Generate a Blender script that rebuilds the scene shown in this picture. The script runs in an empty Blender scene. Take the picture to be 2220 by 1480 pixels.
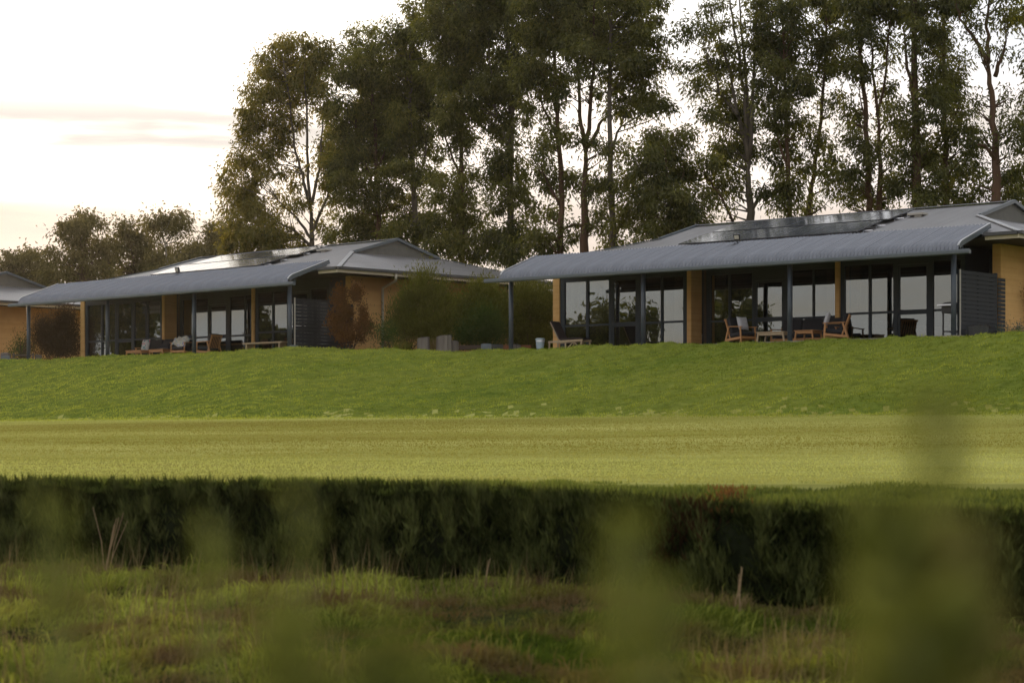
import bpy, math, random
import numpy as np
from mathutils import Vector, Matrix, noise

R = math.radians
rng = np.random.default_rng(7)
random.seed(7)
SC = bpy.context.scene
COL = SC.collection

# ------------------------------------------------------------------ camera, sky, sun, exposure
F, HOR = 4681.0, 950.0            # focal length in photo pixels, horizon row (photo is 2220 x 1480)
cam = bpy.data.cameras.new('camera')
cam.sensor_width = 36.0
cam.lens = F / 2220 * 36
cam.shift_x = 0.0
cam.shift_y = (HOR - 740) / 2220
cam.clip_start = 0.05
cam.clip_end = 4000
cam.dof.use_dof = True
cam.dof.focus_distance = 72
cam.dof.aperture_fstop = 2.8
co = bpy.data.objects.new('camera', cam); COL.objects.link(co)
co.location = (0, 0, 0); co.rotation_euler = (R(90), 0, 0)
SC.camera = co

SUN_AZ, SUN_EL = R(-24), R(9)      # azimuth from +Y, negative = to the left
sun_dir = Vector((math.sin(SUN_AZ) * math.cos(SUN_EL), math.cos(SUN_AZ) * math.cos(SUN_EL), math.sin(SUN_EL)))
sl = bpy.data.lights.new('sun', 'SUN'); sl.energy = 2.8; sl.angle = R(12); sl.color = (1, .78, .52)
so = bpy.data.objects.new('sun', sl); COL.objects.link(so)
so.rotation_euler = (-sun_dir).to_track_quat('-Z', 'Y').to_euler()

W = bpy.data.worlds.new('World'); SC.world = W; W.use_nodes = True
nt = W.node_tree; N = nt.nodes; L = nt.links; N.clear()
def wn(t, **k):
    n = N.new(t)
    for a, b in k.items(): setattr(n, a, b)
    return n
def wmath(op, a, b=None, c=None, clamp=False):
    n = wn('ShaderNodeMath', operation=op, use_clamp=clamp)
    for i, v in enumerate((a, b, c)):
        if v is None: continue
        if isinstance(v, (int, float)): n.inputs[i].default_value = v
        else: L.new(v, n.inputs[i])
    return n.outputs[0]
def wmix(f, a, b, typ='MIX'):
    n = wn('ShaderNodeMix', data_type='RGBA', blend_type=typ)
    for i, v in ((0, f), (6, a), (7, b)):
        if isinstance(v, (int, float)): n.inputs[i].default_value = v
        elif isinstance(v, tuple): n.inputs[i].default_value = (*v, 1)
        else: L.new(v, n.inputs[i])
    return n.outputs[2]
def wrange(v, a, b, c=0., d=1.):
    n = wn('ShaderNodeMapRange', interpolation_type='SMOOTHSTEP')
    for i, x in enumerate((v, a, b, c, d)):
        if isinstance(x, (int, float)): n.inputs[i].default_value = x
        else: L.new(x, n.inputs[i])
    return n.outputs[0]
sky = wn('ShaderNodeTexSky', sky_type='NISHITA', sun_disc=False)
sky.sun_elevation = SUN_EL; sky.sun_rotation = SUN_AZ; sky.air_density = 1.0; sky.dust_density = 2.5; sky.ozone_density = 1.0
tc = wn('ShaderNodeTexCoord')
sep = wn('ShaderNodeSeparateXYZ'); L.new(tc.outputs['Generated'], sep.inputs[0])
dotn = wn('ShaderNodeVectorMath', operation='DOT_PRODUCT'); L.new(tc.outputs['Generated'], dotn.inputs[0]); dotn.inputs[1].default_value = sun_dir
near_sun = dotn.outputs['Value']
mp = wn('ShaderNodeMapping'); L.new(tc.outputs['Generated'], mp.inputs[0]); mp.inputs['Scale'].default_value = (1.6, 1.6, 9)
nz = wn('ShaderNodeTexNoise'); L.new(mp.outputs[0], nz.inputs['Vector']); nz.inputs['Scale'].default_value = 1.7; nz.inputs['Detail'].default_value = 5; nz.inputs['Roughness'].default_value = .5
mp2 = wn('ShaderNodeMapping'); L.new(tc.outputs['Generated'], mp2.inputs[0]); mp2.inputs['Scale'].default_value = (3, 3, 30)
nz2 = wn('ShaderNodeTexNoise'); L.new(mp2.outputs[0], nz2.inputs['Vector']); nz2.inputs['Scale'].default_value = 2.2; nz2.inputs['Detail'].default_value = 4
glow = wrange(near_sun, .74, 1.0)
hot = wrange(near_sun, .90, 1.0)
# thin high cloud over the whole sky, brightening towards the sun
side = wrange(near_sun, -.9, .7)
high = wmix(side, (10.8, 11.0, 11.5), (10.6, 10.8, 11.6))
high = wmix(glow, high, (18.5, 17.6, 16.6))
high = wmix(wrange(nz.outputs[0], .38, .72), high, wmix(.8, high, (6.9, 7.2, 7.5)))
high = wmix(wmath('MULTIPLY', hot, .9), high, (19, 18, 16.5))
# low cloud bank all round the horizon; its top edge wavers
edge = wmath('ADD', sep.outputs[2], wmath('MULTIPLY', wmath('SUBTRACT', nz.outputs[0], .5), .09))
bank_m = wrange(edge, .104, .125, 1., 0.)
bank = wmix(glow, (8.9, 8.2, 8.2), (11.2, 9.4, 7.6))
bank = wmix(wrange(nz2.outputs[0], .35, .7), bank, (9.0, 7.5, 6.3))
rim = wmath('MULTIPLY', wrange(edge, .085, .13), wrange(edge, .13, .17, 1., 0.))
skyc = wmix(.88, sky.outputs[0], high)
skyc = wmix(wmath('MULTIPLY', rim, .35), skyc, (15, 11.5, 9.0))
skyc = wmix(wmath('MULTIPLY', bank_m, .93), skyc, bank)
band = wmath('MULTIPLY', wrange(sep.outputs[2], .122, .135), wrange(sep.outputs[2], .142, .165, 1., 0.))
skyc = wmix(wmath('MULTIPLY', wmath('MULTIPLY', band, wrange(nz2.outputs[0], .44, .60)), 1.0), skyc, (9.2, 8.4, 7.6))
bgn = wn('ShaderNodeBackground'); L.new(skyc, bgn.inputs[0]); bgn.inputs[1].default_value = .1
wo = wn('ShaderNodeOutputWorld'); L.new(bgn.outputs[0], wo.inputs[0])

SC.view_settings.view_transform = 'Standard'; SC.view_settings.look = 'None'
SC.view_settings.exposure = 0.0; SC.view_settings.gamma = 1; SC.view_settings.use_curve_mapping = False
SC.cycles.max_bounces = 6; SC.cycles.transparent_max_bounces = 12; SC.cycles.transmission_bounces = 4
SC.cycles.diffuse_bounces = 3; SC.cycles.glossy_bounces = 3
SC.cycles.sample_clamp_indirect = 4

# ------------------------------------------------------------------ helpers
def tag(o, label=None, cat=None, group=None, kind=None):
    if label: o['label'] = label
    if cat: o['category'] = cat
    if group: o['group'] = group
    if kind: o['kind'] = kind
    return o

def empty(name, loc=(0, 0, 0), rz=0, parent=None):
    o = bpy.data.objects.new(name, None); COL.objects.link(o)
    o.location = loc; o.rotation_euler = (0, 0, rz); o.empty_display_size = .3
    if parent: o.parent = parent
    return o

def copy_tree(o, parent=None):
    c = o.copy(); COL.objects.link(c); c.parent = parent
    for ch in list(o.children): copy_tree(ch, c)
    return c

class MB:
    def __init__(s): s.v = []; s.f = []; s.m = []
    def add(s, vs, fs, m=0):
        b = len(s.v); s.v += [tuple(p) for p in vs]; s.f += [tuple(i + b for i in f) for f in fs]; s.m += [m] * len(fs); return s
    def box(s, x0, x1, y0, y1, z0, z1, m=0, bev=0.0):
        if bev <= 0:
            vs = [(x, y, z) for x in (x0, x1) for y in (y0, y1) for z in (z0, z1)]
            return s.add(vs, [(0, 1, 3, 2), (4, 6, 7, 5), (0, 4, 5, 1), (2, 3, 7, 6), (0, 2, 6, 4), (1, 5, 7, 3)], m)
        c = Vector(((x0 + x1) / 2, (y0 + y1) / 2, (z0 + z1) / 2)); h = Vector((abs(x1 - x0) / 2, abs(y1 - y0) / 2, abs(z1 - z0) / 2))
        return s.obox(c, Vector((h.x, 0, 0)), Vector((0, h.y, 0)), Vector((0, 0, h.z)), m, bev)
    def obox(s, c, ax, ay, az, m=0, bev=0.0):
        c = Vector(c); A = [Vector(ax), Vector(ay), Vector(az)]
        if bev <= 0:
            vs = [c + i * A[0] + j * A[1] + k * A[2] for i in (-1, 1) for j in (-1, 1) for k in (-1, 1)]
            return s.add(vs, [(0, 1, 3, 2), (4, 6, 7, 5), (0, 4, 5, 1), (2, 3, 7, 6), (0, 2, 6, 4), (1, 5, 7, 3)], m)
        l = [max(a.length, 1e-6) for a in A]; t = [max(0, 1 - bev / q) for q in l]
        vs = []; idx = {}
        for i in (-1, 1):
            for j in (-1, 1):
                for k in (-1, 1):
                    sg = (i, j, k)
                    for ax_ in range(3):
                        q = Vector(c)
                        for b in range(3): q += sg[b] * (1 if b == ax_ else t[b]) * A[b]
                        idx[(sg, ax_)] = len(vs); vs.append(q)
        fs = []
        def sgn(ax_, val, a, b, va, vb):
            r = [0, 0, 0]; r[ax_] = val; r[a] = va; r[b] = vb; return tuple(r)
        for ax_ in range(3):
            a, b = (ax_ + 1) % 3, (ax_ + 2) % 3
            for val in (-1, 1):
                f = [idx[(sgn(ax_, val, a, b, p, q), ax_)] for p, q in ((-1, -1), (1, -1), (1, 1), (-1, 1))]
                fs.append(f if val > 0 else f[::-1])
        for ax_ in range(3):
            a, b = (ax_ + 1) % 3, (ax_ + 2) % 3
            for p in (-1, 1):
                for q in (-1, 1):
                    s0, s1 = sgn(ax_, -1, a, b, p, q), sgn(ax_, 1, a, b, p, q)
                    f = [idx[(s0, a)], idx[(s1, a)], idx[(s1, b)], idx[(s0, b)]]
                    fs.append(f if p * q > 0 else f[::-1])
        for i in (-1, 1):
            for j in (-1, 1):
                for k in (-1, 1):
                    f = [idx[((i, j, k), q)] for q in range(3)]
                    fs.append(f if i * j * k > 0 else f[::-1])
        return s.add(vs, fs, m)
    def bar(s, a, b, w, h, m=0, up=(0, 0, 1), bev=0.0):
        a = Vector(a); b = Vector(b); d = b - a; L_ = d.length; d.normalize(); u = Vector(up)
        sd = d.cross(u)
        if sd.length < 1e-4: sd = d.cross(Vector((0, 1, 0)))
        sd.normalize(); u = sd.cross(d).normalized()
        return s.obox((a + b) / 2, d * L_ / 2, sd * w / 2, u * h / 2, m, bev)
    def tube(s, pts, rad, n=8, m=0, cap=True):
        pts = [Vector(p) for p in pts]; rad = rad if hasattr(rad, '__len__') else [rad] * len(pts)
        vs = []; fs = []
        for i, p in enumerate(pts):
            d = (pts[min(i + 1, len(pts) - 1)] - pts[max(i - 1, 0)]).normalized()
            a = d.cross(Vector((0.31, .95, .05)));
            if a.length < .1: a = d.cross(Vector((1, 0, 0)))
            a.normalize(); b = d.cross(a)
            for k in range(n):
                t = 2 * math.pi * k / n; vs.append(p + (a * math.cos(t) + b * math.sin(t)) * rad[i])
        for i in range(len(pts) - 1):
            for k in range(n):
                k2 = (k + 1) % n; fs.append((i * n + k, i * n + k2, i * n + n + k2, i * n + n + k))
        if cap:
            fs.append(tuple(range(n))[::-1]); fs.append(tuple(range((len(pts) - 1) * n, len(pts) * n)))
        return s.add(vs, fs, m)
    def build(s, name, mats, parent=None, smooth=False, kind=None):
        me = bpy.data.meshes.new(name); me.from_pydata(s.v, [], s.f)
        mats = mats if isinstance(mats, (list, tuple)) else [mats]
        for x in mats: me.materials.append(x)
        if len(mats) > 1: me.polygons.foreach_set('material_index', s.m)
        if smooth: me.polygons.foreach_set('use_smooth', [True] * len(me.polygons))
        me.update()
        o = bpy.data.objects.new(name, me); COL.objects.link(o)
        if parent: o.parent = parent
        if kind: o['kind'] = kind
        return o

def np_mesh(name, V, faces, mat, parent=None, tone=None, smooth=False, k=4):
    """V (n,3); faces (m,k) int; tone per vertex"""
    me = bpy.data.meshes.new(name)
    me.vertices.add(len(V)); me.vertices.foreach_set('co', V.astype(np.float32).ravel())
    m = len(faces)
    me.loops.add(m * k); me.loops.foreach_set('vertex_index', faces.astype(np.int32).ravel())
    me.polygons.add(m); me.polygons.foreach_set('loop_start', np.arange(0, m * k, k, dtype=np.int32))
    me.polygons.foreach_set('loop_total', np.full(m, k, dtype=np.int32))
    if smooth: me.polygons.foreach_set('use_smooth', np.ones(m, bool))
    if tone is not None:
        at = me.attributes.new('tone', 'FLOAT', 'POINT'); at.data.foreach_set('value', tone.astype(np.float32))
    me.materials.append(mat); me.update(calc_edges=True)
    o = bpy.data.objects.new(name, me); COL.objects.link(o)
    if parent: o.parent = parent
    return o

def unit(a): return a / np.maximum(np.linalg.norm(a, axis=1, keepdims=True), 1e-9)

def leaf_quads(P, D, ln, wd, tone, droop=.0, r=rng):
    """one diamond-shaped leaf (quad) per point; returns V, F, T"""
    n = len(P); D = unit(D); rnd = unit(r.normal(size=(n, 3))); S = unit(np.cross(D, rnd))
    ln = np.broadcast_to(ln, (n,))[:, None]; wd = np.broadcast_to(wd, (n,))[:, None]
    mid = P + D * ln * .45; tip = P + D * ln - np.array([0, 0, 1.]) * ln * droop
    V = np.stack([P, mid - S * wd / 2, tip, mid + S * wd / 2], 1).reshape(-1, 3)
    Fc = np.arange(n * 4).reshape(n, 4); return V, Fc, np.repeat(tone, 4)

def leaf_tris(P, D, ln, wd, tone, r=rng):
    n = len(P); D = unit(D); S = unit(np.cross(D, unit(r.normal(size=(n, 3))))); ln = np.broadcast_to(ln, (n,))[:, None]; wd = np.broadcast_to(wd, (n,))[:, None]
    k_ = r.uniform(.15, .5, (n, 1))
    V = np.stack([P - S * wd * .5, P + D * ln * k_ + S * wd * .5, P + D * ln], 1).reshape(-1, 3)
    return V, np.arange(n * 3).reshape(n, 3), np.repeat(tone, 3)

def blade_tris(P, D, ln, wd, tone, r=rng):
    n = len(P); D = unit(D); a = r.uniform(0, 2 * np.pi, n); S = np.stack([np.cos(a), np.sin(a), 0 * a], 1)
    ln = np.broadcast_to(ln, (n,))[:, None]; wd = np.broadcast_to(wd, (n,))[:, None]
    V = np.stack([P - S * wd / 2, P + S * wd / 2, P + D * ln], 1).reshape(-1, 3)
    return V, np.arange(n * 3).reshape(n, 3), np.repeat(tone, 3)

# ------------------------------------------------------------------ materials
def newmat(name):
    m = bpy.data.materials.new(name); m.use_nodes = True; t = m.node_tree; t.nodes.clear(); return m, t
class NT:
    def __init__(s, t): s.t = t
    def n(s, typ, **k):
        q = s.t.nodes.new(typ)
        for a, b in k.items(): setattr(q, a, b)
        return q
    def l(s, a, b): s.t.links.new(a, b)
    def noise(s, scale, detail=4, rough=.5, vec=None, sc=None, coord='Object'):
        c = s.n('ShaderNodeTexCoord'); v = c.outputs[coord]
        if sc:
            mpp = s.n('ShaderNodeMapping'); s.l(v, mpp.inputs[0]); mpp.inputs['Scale'].default_value = sc; v = mpp.outputs[0]
        z = s.n('ShaderNodeTexNoise'); s.l(v, z.inputs['Vector']); z.inputs['Scale'].default_value = scale; z.inputs['Detail'].default_value = detail; z.inputs['Roughness'].default_value = rough
        return z.outputs[0]
    def ramp(s, f, stops):
        r = s.n('ShaderNodeValToRGB'); s.l(f, r.inputs[0]); e = r.color_ramp.elements
        while len(e) < len(stops): e.new(.5)
        for i, (p, c) in enumerate(stops): e[i].position = p; e[i].color = (*c, 1)
        return r.outputs[0]
    def mix(s, f, a, b, typ='MIX'):
        n = s.n('ShaderNodeMix', data_type='RGBA', blend_type=typ)
        for i, v in ((0, f), (6, a), (7, b)):
            if isinstance(v, (int, float)): n.inputs[i].default_value = v
            elif isinstance(v, tuple): n.inputs[i].default_value = (*v, 1)
            else: s.l(v, n.inputs[i])
        return n.outputs[2]
    def bump(s, h, strength=.3, dist=.01):
        b = s.n('ShaderNodeBump'); s.l(h, b.inputs['Height']); b.inputs['Strength'].default_value = strength; b.inputs['Distance'].default_value = dist
        return b.outputs[0]
    def out(s, sh): o = s.n('ShaderNodeOutputMaterial'); s.l(sh, o.inputs[0])
    def pbr(s, col, rough=.6, metal=0, nrm=None, spec=.5):
        p = s.n('ShaderNodeBsdfPrincipled')
        if isinstance(col, tuple): p.inputs['Base Color'].default_value = (*col, 1)
        else: s.l(col, p.inputs['Base Color'])
        if isinstance(rough, (int, float)): p.inputs['Roughness'].default_value = rough
        else: s.l(rough, p.inputs['Roughness'])
        p.inputs['Metallic'].default_value = metal; p.inputs['Specular IOR Level'].default_value = spec
        if nrm: s.l(nrm, p.inputs['Normal'])
        return p.outputs[0]

def simple(name, c, rough=.6, metal=0, var=.25, scale=6, bump=.15, spec=.5, sc=None):
    m, t = newmat(name); k = NT(t)
    z = k.noise(scale, 5, .6, sc=sc)
    lo = tuple(x * (1 - var) for x in c); hi = tuple(min(1, x * (1 + var)) for x in c)
    col = k.ramp(z, [(.3, lo), (.7, hi)])
    k.out(k.pbr(col, rough, metal, k.bump(z, bump, .006), spec)); return m

def leafmat(name, lo, hi, trans=.35, gloss=.0, tmul=(1.5, 1.4, .6), patch=None, patch_sc=.8):
    m, t = newmat(name); k = NT(t)
    at = k.n('ShaderNodeAttribute'); at.attribute_name = 'tone'
    col = k.ramp(at.outputs['Fac'], [(0., lo), (1., hi)])
    if patch:
        z = k.noise(patch_sc, 3, .6); f = k.ramp(z, [(.45, (0, 0, 0)), (.62, (1, 1, 1))])
        n_ = k.n('ShaderNodeRGBToBW'); k.l(f, n_.inputs[0]); col = k.mix(n_.outputs[0], col, patch)
    d = k.n('ShaderNodeBsdfDiffuse'); k.l(col, d.inputs[0])
    tr = k.n('ShaderNodeBsdfTranslucent'); tcol = k.mix(1.0, col, tmul, 'MULTIPLY'); k.l(tcol, tr.inputs[0])
    ms = k.n('ShaderNodeMixShader'); ms.inputs[0].default_value = trans; k.l(d.outputs[0], ms.inputs[1]); k.l(tr.outputs[0], ms.inputs[2])
    sh = ms.outputs[0]
    if gloss > 0:
        g = k.n('ShaderNodeBsdfGlossy'); g.inputs['Roughness'].default_value = .45; g.inputs[0].default_value = (.8, .85, .8, 1)
        m2 = k.n('ShaderNodeMixShader'); m2.inputs[0].default_value = gloss; k.l(sh, m2.inputs[1]); k.l(g.outputs[0], m2.inputs[2]); sh = m2.outputs[0]
    k.out(sh); return m

M = {}
M['roof_blue'] = simple('blue grey roof steel', (.155, .162, .182), .27, .55, .16, 1.2, .02, .8, (5, .5, .5))
M['roof_grey'] = simple('weathered grey roof steel', (.20, .19, .185), .34, .35, .17, 1.0, .05, .6, (5, .5, .5))
M['trim_grey'] = simple('grey painted steel trim', (.085, .100, .110), .4, 0, .12, 3, .03)
M['trim_pale'] = simple('pale flashing', (.42, .42, .42), .35, .3, .1, 3, .03)
M['fascia_cream'] = simple('cream fascia paint', (.50, .43, .30), .5, 0, .1, 2, .03)
M['gutter_dark'] = simple('dark gutter paint', (.045, .045, .045), .4, 0, .2, 3, .02)
M['gable_grey'] = simple('grey gable sheet', (.105, .10, .085), .7, 0, .12, 4, .05)
M['frame'] = simple('slate window frame paint', (.022, .030, .037), .5, 0, .12, 4, .02, .3)
M['post'] = simple('slate post paint', (.045, .056, .070), .45, 0, .2, 3, .04)
M['screen'] = simple('dark slat paint', (.013, .016, .020), .6, 0, .25, 5, .05, .25)
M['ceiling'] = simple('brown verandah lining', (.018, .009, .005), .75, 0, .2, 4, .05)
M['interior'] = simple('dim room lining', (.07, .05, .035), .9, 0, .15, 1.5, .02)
M['blind'] = simple('brown blind slat', (.17, .11, .06), .6, 0, .12, 8, .02)
M['concrete'] = simple('verandah concrete', (.25, .22, .18), .8, 0, .15, 2, .1)
M['teak'] = simple('oiled teak', (.42, .20, .070), .5, 0, .22, 7, .08, sc=(1, 1, 5))
M['teak_pale'] = simple('pale weathered timber', (.42, .31, .19), .6, 0, .18, 7, .08, sc=(5, 1, 1))
M['cushion'] = simple('charcoal cushion fabric', (.020, .020, .024), .9, 0, .2, 20, .1)
M['sling'] = simple('brown sling fabric', (.035, .024, .024), .8, 0, .15, 20, .1)
M['white_cloth'] = simple('off white cushion fabric', (.46, .45, .47), .9, 0, .10, 14, .2)
M['black_metal'] = simple('black enamel', (.015, .016, .018), .35, 0, .1, 5, .02)
M['steel'] = simple('brushed steel', (.62, .64, .68), .28, .9, .08, 9, .03)
M['pail'] = simple('pale blue grey enamel', (.30, .38, .42), .4, 0, .12, 4, .02)
M['box_grey'] = simple('blue grey box plastic', (.11, .13, .155), .6, 0, .12, 6, .02)
M['pot_dark'] = simple('dark planter', (.04, .04, .042), .7, 0, .12, 6, .05)
M['white_pipe'] = simple('cream downpipe paint', (.50, .46, .38), .45, 0, .08, 5, .02)
M['orange_wood'] = simple('rust red sleeper', (.19, .065, .025), .8, 0, .3, 6, .3, sc=(1, 6, 6))
M['dark_wood'] = simple('dark sleeper', (.055, .035, .024), .85, 0, .3, 6, .3, sc=(1, 6, 6))
M['mulch'] = simple('garden mulch', (.085, .038, .018), .95, 0, .5, 14, .6)
M['curtain'] = simple('oatmeal curtain', (.36, .31, .24), .9, 0, .08, 5, .02)
M['pale_plain'] = simple('pale box shutters', (.36, .33, .28), .6, 0, .08, 5, .02)

def earth():
    m, t = newmat('rammed earth'); k = NT(t)
    z = k.noise(3.0, 6, .65); band = k.noise(1.4, 3, .5, sc=(.06, .06, 6)); fine = k.noise(60, 3, .6)
    c = k.ramp(band, [(.3, (.60, .34, .12)), (.55, (.70, .43, .18)), (.75, (.64, .37, .135))])
    c = k.mix(.35, c, k.ramp(z, [(.3, (.50, .26, .08)), (.7, (.70, .43, .18))]))
    w = k.n('ShaderNodeTexCoord'); sp = k.n('ShaderNodeSeparateXYZ'); k.l(w.outputs['Object'], sp.inputs[0])
    f = k.n('ShaderNodeMath', operation='FRACT'); mm = k.n('ShaderNodeMath', operation='DIVIDE'); k.l(sp.outputs[2], mm.inputs[0]); mm.inputs[1].default_value = .62
    k.l(mm.outputs[0], f.inputs[0]); ln = k.n('ShaderNodeMath', operation='LESS_THAN'); k.l(f.outputs[0], ln.inputs[0]); ln.inputs[1].default_value = .022
    jf = k.n('ShaderNodeMath', operation='MULTIPLY'); k.l(ln.outputs[0], jf.inputs[0]); jf.inputs[1].default_value = .18
    c = k.mix(jf.outputs[0], c, (.20, .11, .045))
    h = k.n('ShaderNodeMath', operation='ADD'); k.l(fine, h.inputs[0]); k.l(z, h.inputs[1])
    k.out(k.pbr(c, .9, 0, k.bump(h.outputs[0], .35, .01), .2)); return m
M['earth'] = earth()

def glassmat():
    m, t = newmat('tinted window glass'); k = NT(t)
    z = k.noise(.55, 2, .5, sc=(1, 1, .6)); nr = k.bump(z, .22, .02)
    fr = k.n('ShaderNodeFresnel'); fr.inputs[0].default_value = 1.55
    a = k.n('ShaderNodeMath', operation='MULTIPLY_ADD', use_clamp=True); k.l(fr.outputs[0], a.inputs[0]); a.inputs[1].default_value = 1.5; a.inputs[2].default_value = .115
    tr = k.n('ShaderNodeBsdfTransparent'); tr.inputs[0].default_value = (.42, .40, .36, 1)
    g = k.n('ShaderNodeBsdfGlossy'); g.inputs['Roughness'].default_value = .0; g.inputs[0].default_value = (.90, 1.0, .97, 1); k.l(nr, g.inputs['Normal'])
    ms = k.n('ShaderNodeMixShader'); k.l(a.outputs[0], ms.inputs[0]); k.l(tr.outputs[0], ms.inputs[1]); k.l(g.outputs[0], ms.inputs[2])
    k.out(ms.outputs[0]); return m
M['glass'] = glassmat()

def solarmat():
    m, t = newmat('solar cell glass'); k = NT(t)
    z = k.noise(.25, 3, .5); c = k.ramp(z, [(.3, (.05, .057, .07)), (.7, (.09, .10, .115))])
    k.out(k.pbr(c, k.ramp(z, [(.35, (.06, .06, .06)), (.65, (.12, .12, .12))]), 0, None, 1.)); [n for n in t.nodes if n.type == 'BSDF_PRINCIPLED'][0].inputs['IOR'].default_value = 1.95; return m
M['solar'] = solarmat()

def barkmat(name, lo, hi):
    m, t = newmat(name); k = NT(t)
    z = k.noise(2.2, 6, .65, sc=(1, 1, .16)); z2 = k.noise(.5, 2, .5)
    c = k.mix(.4, k.ramp(z, [(.32, lo), (.68, hi)]), k.ramp(z2, [(.35, lo), (.65, hi)]))
    k.out(k.pbr(c, .9, 0, k.bump(z, .6, .03), .2)); return m
M['bark_grey'] = barkmat('grey gum bark', (.055, .045, .035), (.17, .14, .11))
M['bark_brown'] = barkmat('brown stringy bark', (.045, .028, .018), (.13, .075, .045))
M['bark_pale'] = barkmat('pale gum bark', (.14, .12, .10), (.34, .30, .25))
M['stump_wood'] = barkmat('grey split stump wood', (.07, .055, .045), (.24, .21, .19))

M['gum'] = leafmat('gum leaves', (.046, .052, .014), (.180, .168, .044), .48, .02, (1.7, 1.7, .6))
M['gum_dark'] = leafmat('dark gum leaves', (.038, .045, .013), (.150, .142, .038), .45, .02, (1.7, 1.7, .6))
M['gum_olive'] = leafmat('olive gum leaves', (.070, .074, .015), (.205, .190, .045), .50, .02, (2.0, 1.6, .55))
M['far_leaf'] = leafmat('far tree leaves', (.075, .068, .034), (.18, .15, .075), .42, .0)
M['shrub_red'] = leafmat('russet shrub leaves', (.060, .030, .012), (.24, .12, .045), .3, .0)
M['shrub_green'] = leafmat('wispy shrub leaves', (.045, .058, .012), (.210, .200, .045), .35, .0)
M['shrub_deep'] = leafmat('deep green shrub leaves', (.022, .042, .010), (.085, .120, .028), .3, .0)
M['shrub_brown'] = leafmat('brown shrub leaves', (.035, .020, .010), (.085, .050, .022), .25, .0)
M['bluegrey_leaf'] = leafmat('blue grey leaves', (.07, .10, .09), (.16, .20, .18), .2, .0)
M['hedge_leaf'] = leafmat('hedge sprigs', (.030, .040, .013), (.165, .185, .060), .28, .0)
M['blade'] = leafmat('lawn blades', (.110, .152, .015), (.455, .475, .085), .38, .0, (1.25, 1.2, .55))
M['field_blade'] = leafmat('field blades', (.200, .175, .030), (.480, .515, .190), .35, .0, (1.2, 1.1, .6))
M['weed_blade'] = leafmat('weed blades', (.065, .095, .014), (.410, .430, .090), .35, .0, (1.2, 1.15, .5), (.15, .10, .05), .7)
M['dry_blade'] = leafmat('dry straw', (.12, .085, .035), (.27, .21, .10), .3, .0, (1.1, 1., .8))
M['sprig'] = leafmat('near weed leaves', (.12, .14, .030), (.21, .22, .062), .35, .0, (1.1, 1.1, .7))
M['sprig_brown'] = leafmat('near weed seed heads', (.15, .15, .045), (.22, .21, .07), .3, .0, (1.1, 1., .8))

def lawnmat():
    m, t = newmat('lawn'); k = NT(t)
    a = k.noise(.22, 4, .6, sc=(.35, 1, 1)); b = k.noise(5.0, 5, .7, sc=(.5, 1, 1)); c3 = k.noise(34, 3, .6)
    g = k.ramp(b, [(.30, (.045, .062, .010)), (.5, (.160, .195, .032)), (.70, (.29, .31, .065))])
    c = k.mix(.45, g, k.ramp(a, [(.3, (.10, .155, .02)), (.7, (.22, .23, .04))]))
    h = k.n('ShaderNodeMath', operation='ADD'); k.l(b, h.inputs[0]); k.l(c3, h.inputs[1])
    k.out(k.pbr(c, .95, 0, k.bump(h.outputs[0], .8, .05), 0.)); return m
def fieldmat():
    m, t = newmat('mown field'); k = NT(t)
    a = k.noise(.10, 4, .6, sc=(.35, 1, 1)); b = k.noise(3.0, 5, .7, sc=(.25, 1, 1))
    c = k.ramp(a, [(.30, (.20, .16, .025)), (.45, (.22, .22, .03)), (.60, (.38, .38, .10)), (.8, (.20, .23, .03))])
    c = k.mix(.35, c, k.ramp(b, [(.3, (.13, .13, .03)), (.7, (.45, .43, .18))]))
    k.out(k.pbr(c, .95, 0, k.bump(b, .6, .03), 0.)); return m
def soilmat():
    m, t = newmat('rough ground soil'); k = NT(t)
    a = k.noise(1.1, 5, .65); c = k.ramp(a, [(.35, (.026, .020, .010)), (.55, (.035, .042, .012)), (.7, (.06, .038, .018))])
    k.out(k.pbr(c, .95, 0, k.bump(a, .8, .05), 0.)); return m
M['lawn'], M['field'], M['soil'] = lawnmat(), fieldmat(), soilmat()

# ------------------------------------------------------------------ the ground
def lerp(x, xs, ys): return np.interp(x, xs, ys)
CX = [-400, -35, -20.7, -8.3, -2, 13.3, 20, 60, 400]
CZ = [330, 101, 90.2, 78.6, 75.6, 63.0, 57.6, 40, -60]
CH = [3.4, 3.24, 3.20, 3.25, 3.02, 2.99, 3.03, 3.0, 3.0]
def crest(X): return lerp(X, CX, CZ)
def height(X, Y):
    """terrain height for Y > 24 (lawn side)"""
    zc = crest(X); ch = lerp(X, CX, CH)
    w = lerp(X, [-30, -10, 12], [15.5, 14, 12.2]); zt = np.maximum(zc - w, 26)
    toe = .60
    f = np.clip((Y - 24) / np.maximum(zt - 24, 1), 0, 1); fld = -.50 + (toe + .50) * f
    s = np.clip((Y - zt) / w, 0, 1.0)
    sm = np.where(s < .12, s * s / .24 , s - .06); sm = np.where(s > .84, .78 + (.94 - .78) * (1 - np.clip(1 - (s - .84) / .16, 0, 1) ** 1.55), sm); sm = sm / .94
    z = np.where(Y < zt, fld, toe + (ch - toe) * sm)
    far = np.clip((Y - zc - 60) / 300, 0, 1)
    return z - far * 6.0
def near_height(X, Y):
    return -1.42 - .040 * np.clip(22 - Y, 0, 30) + .012 * X * 0

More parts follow.
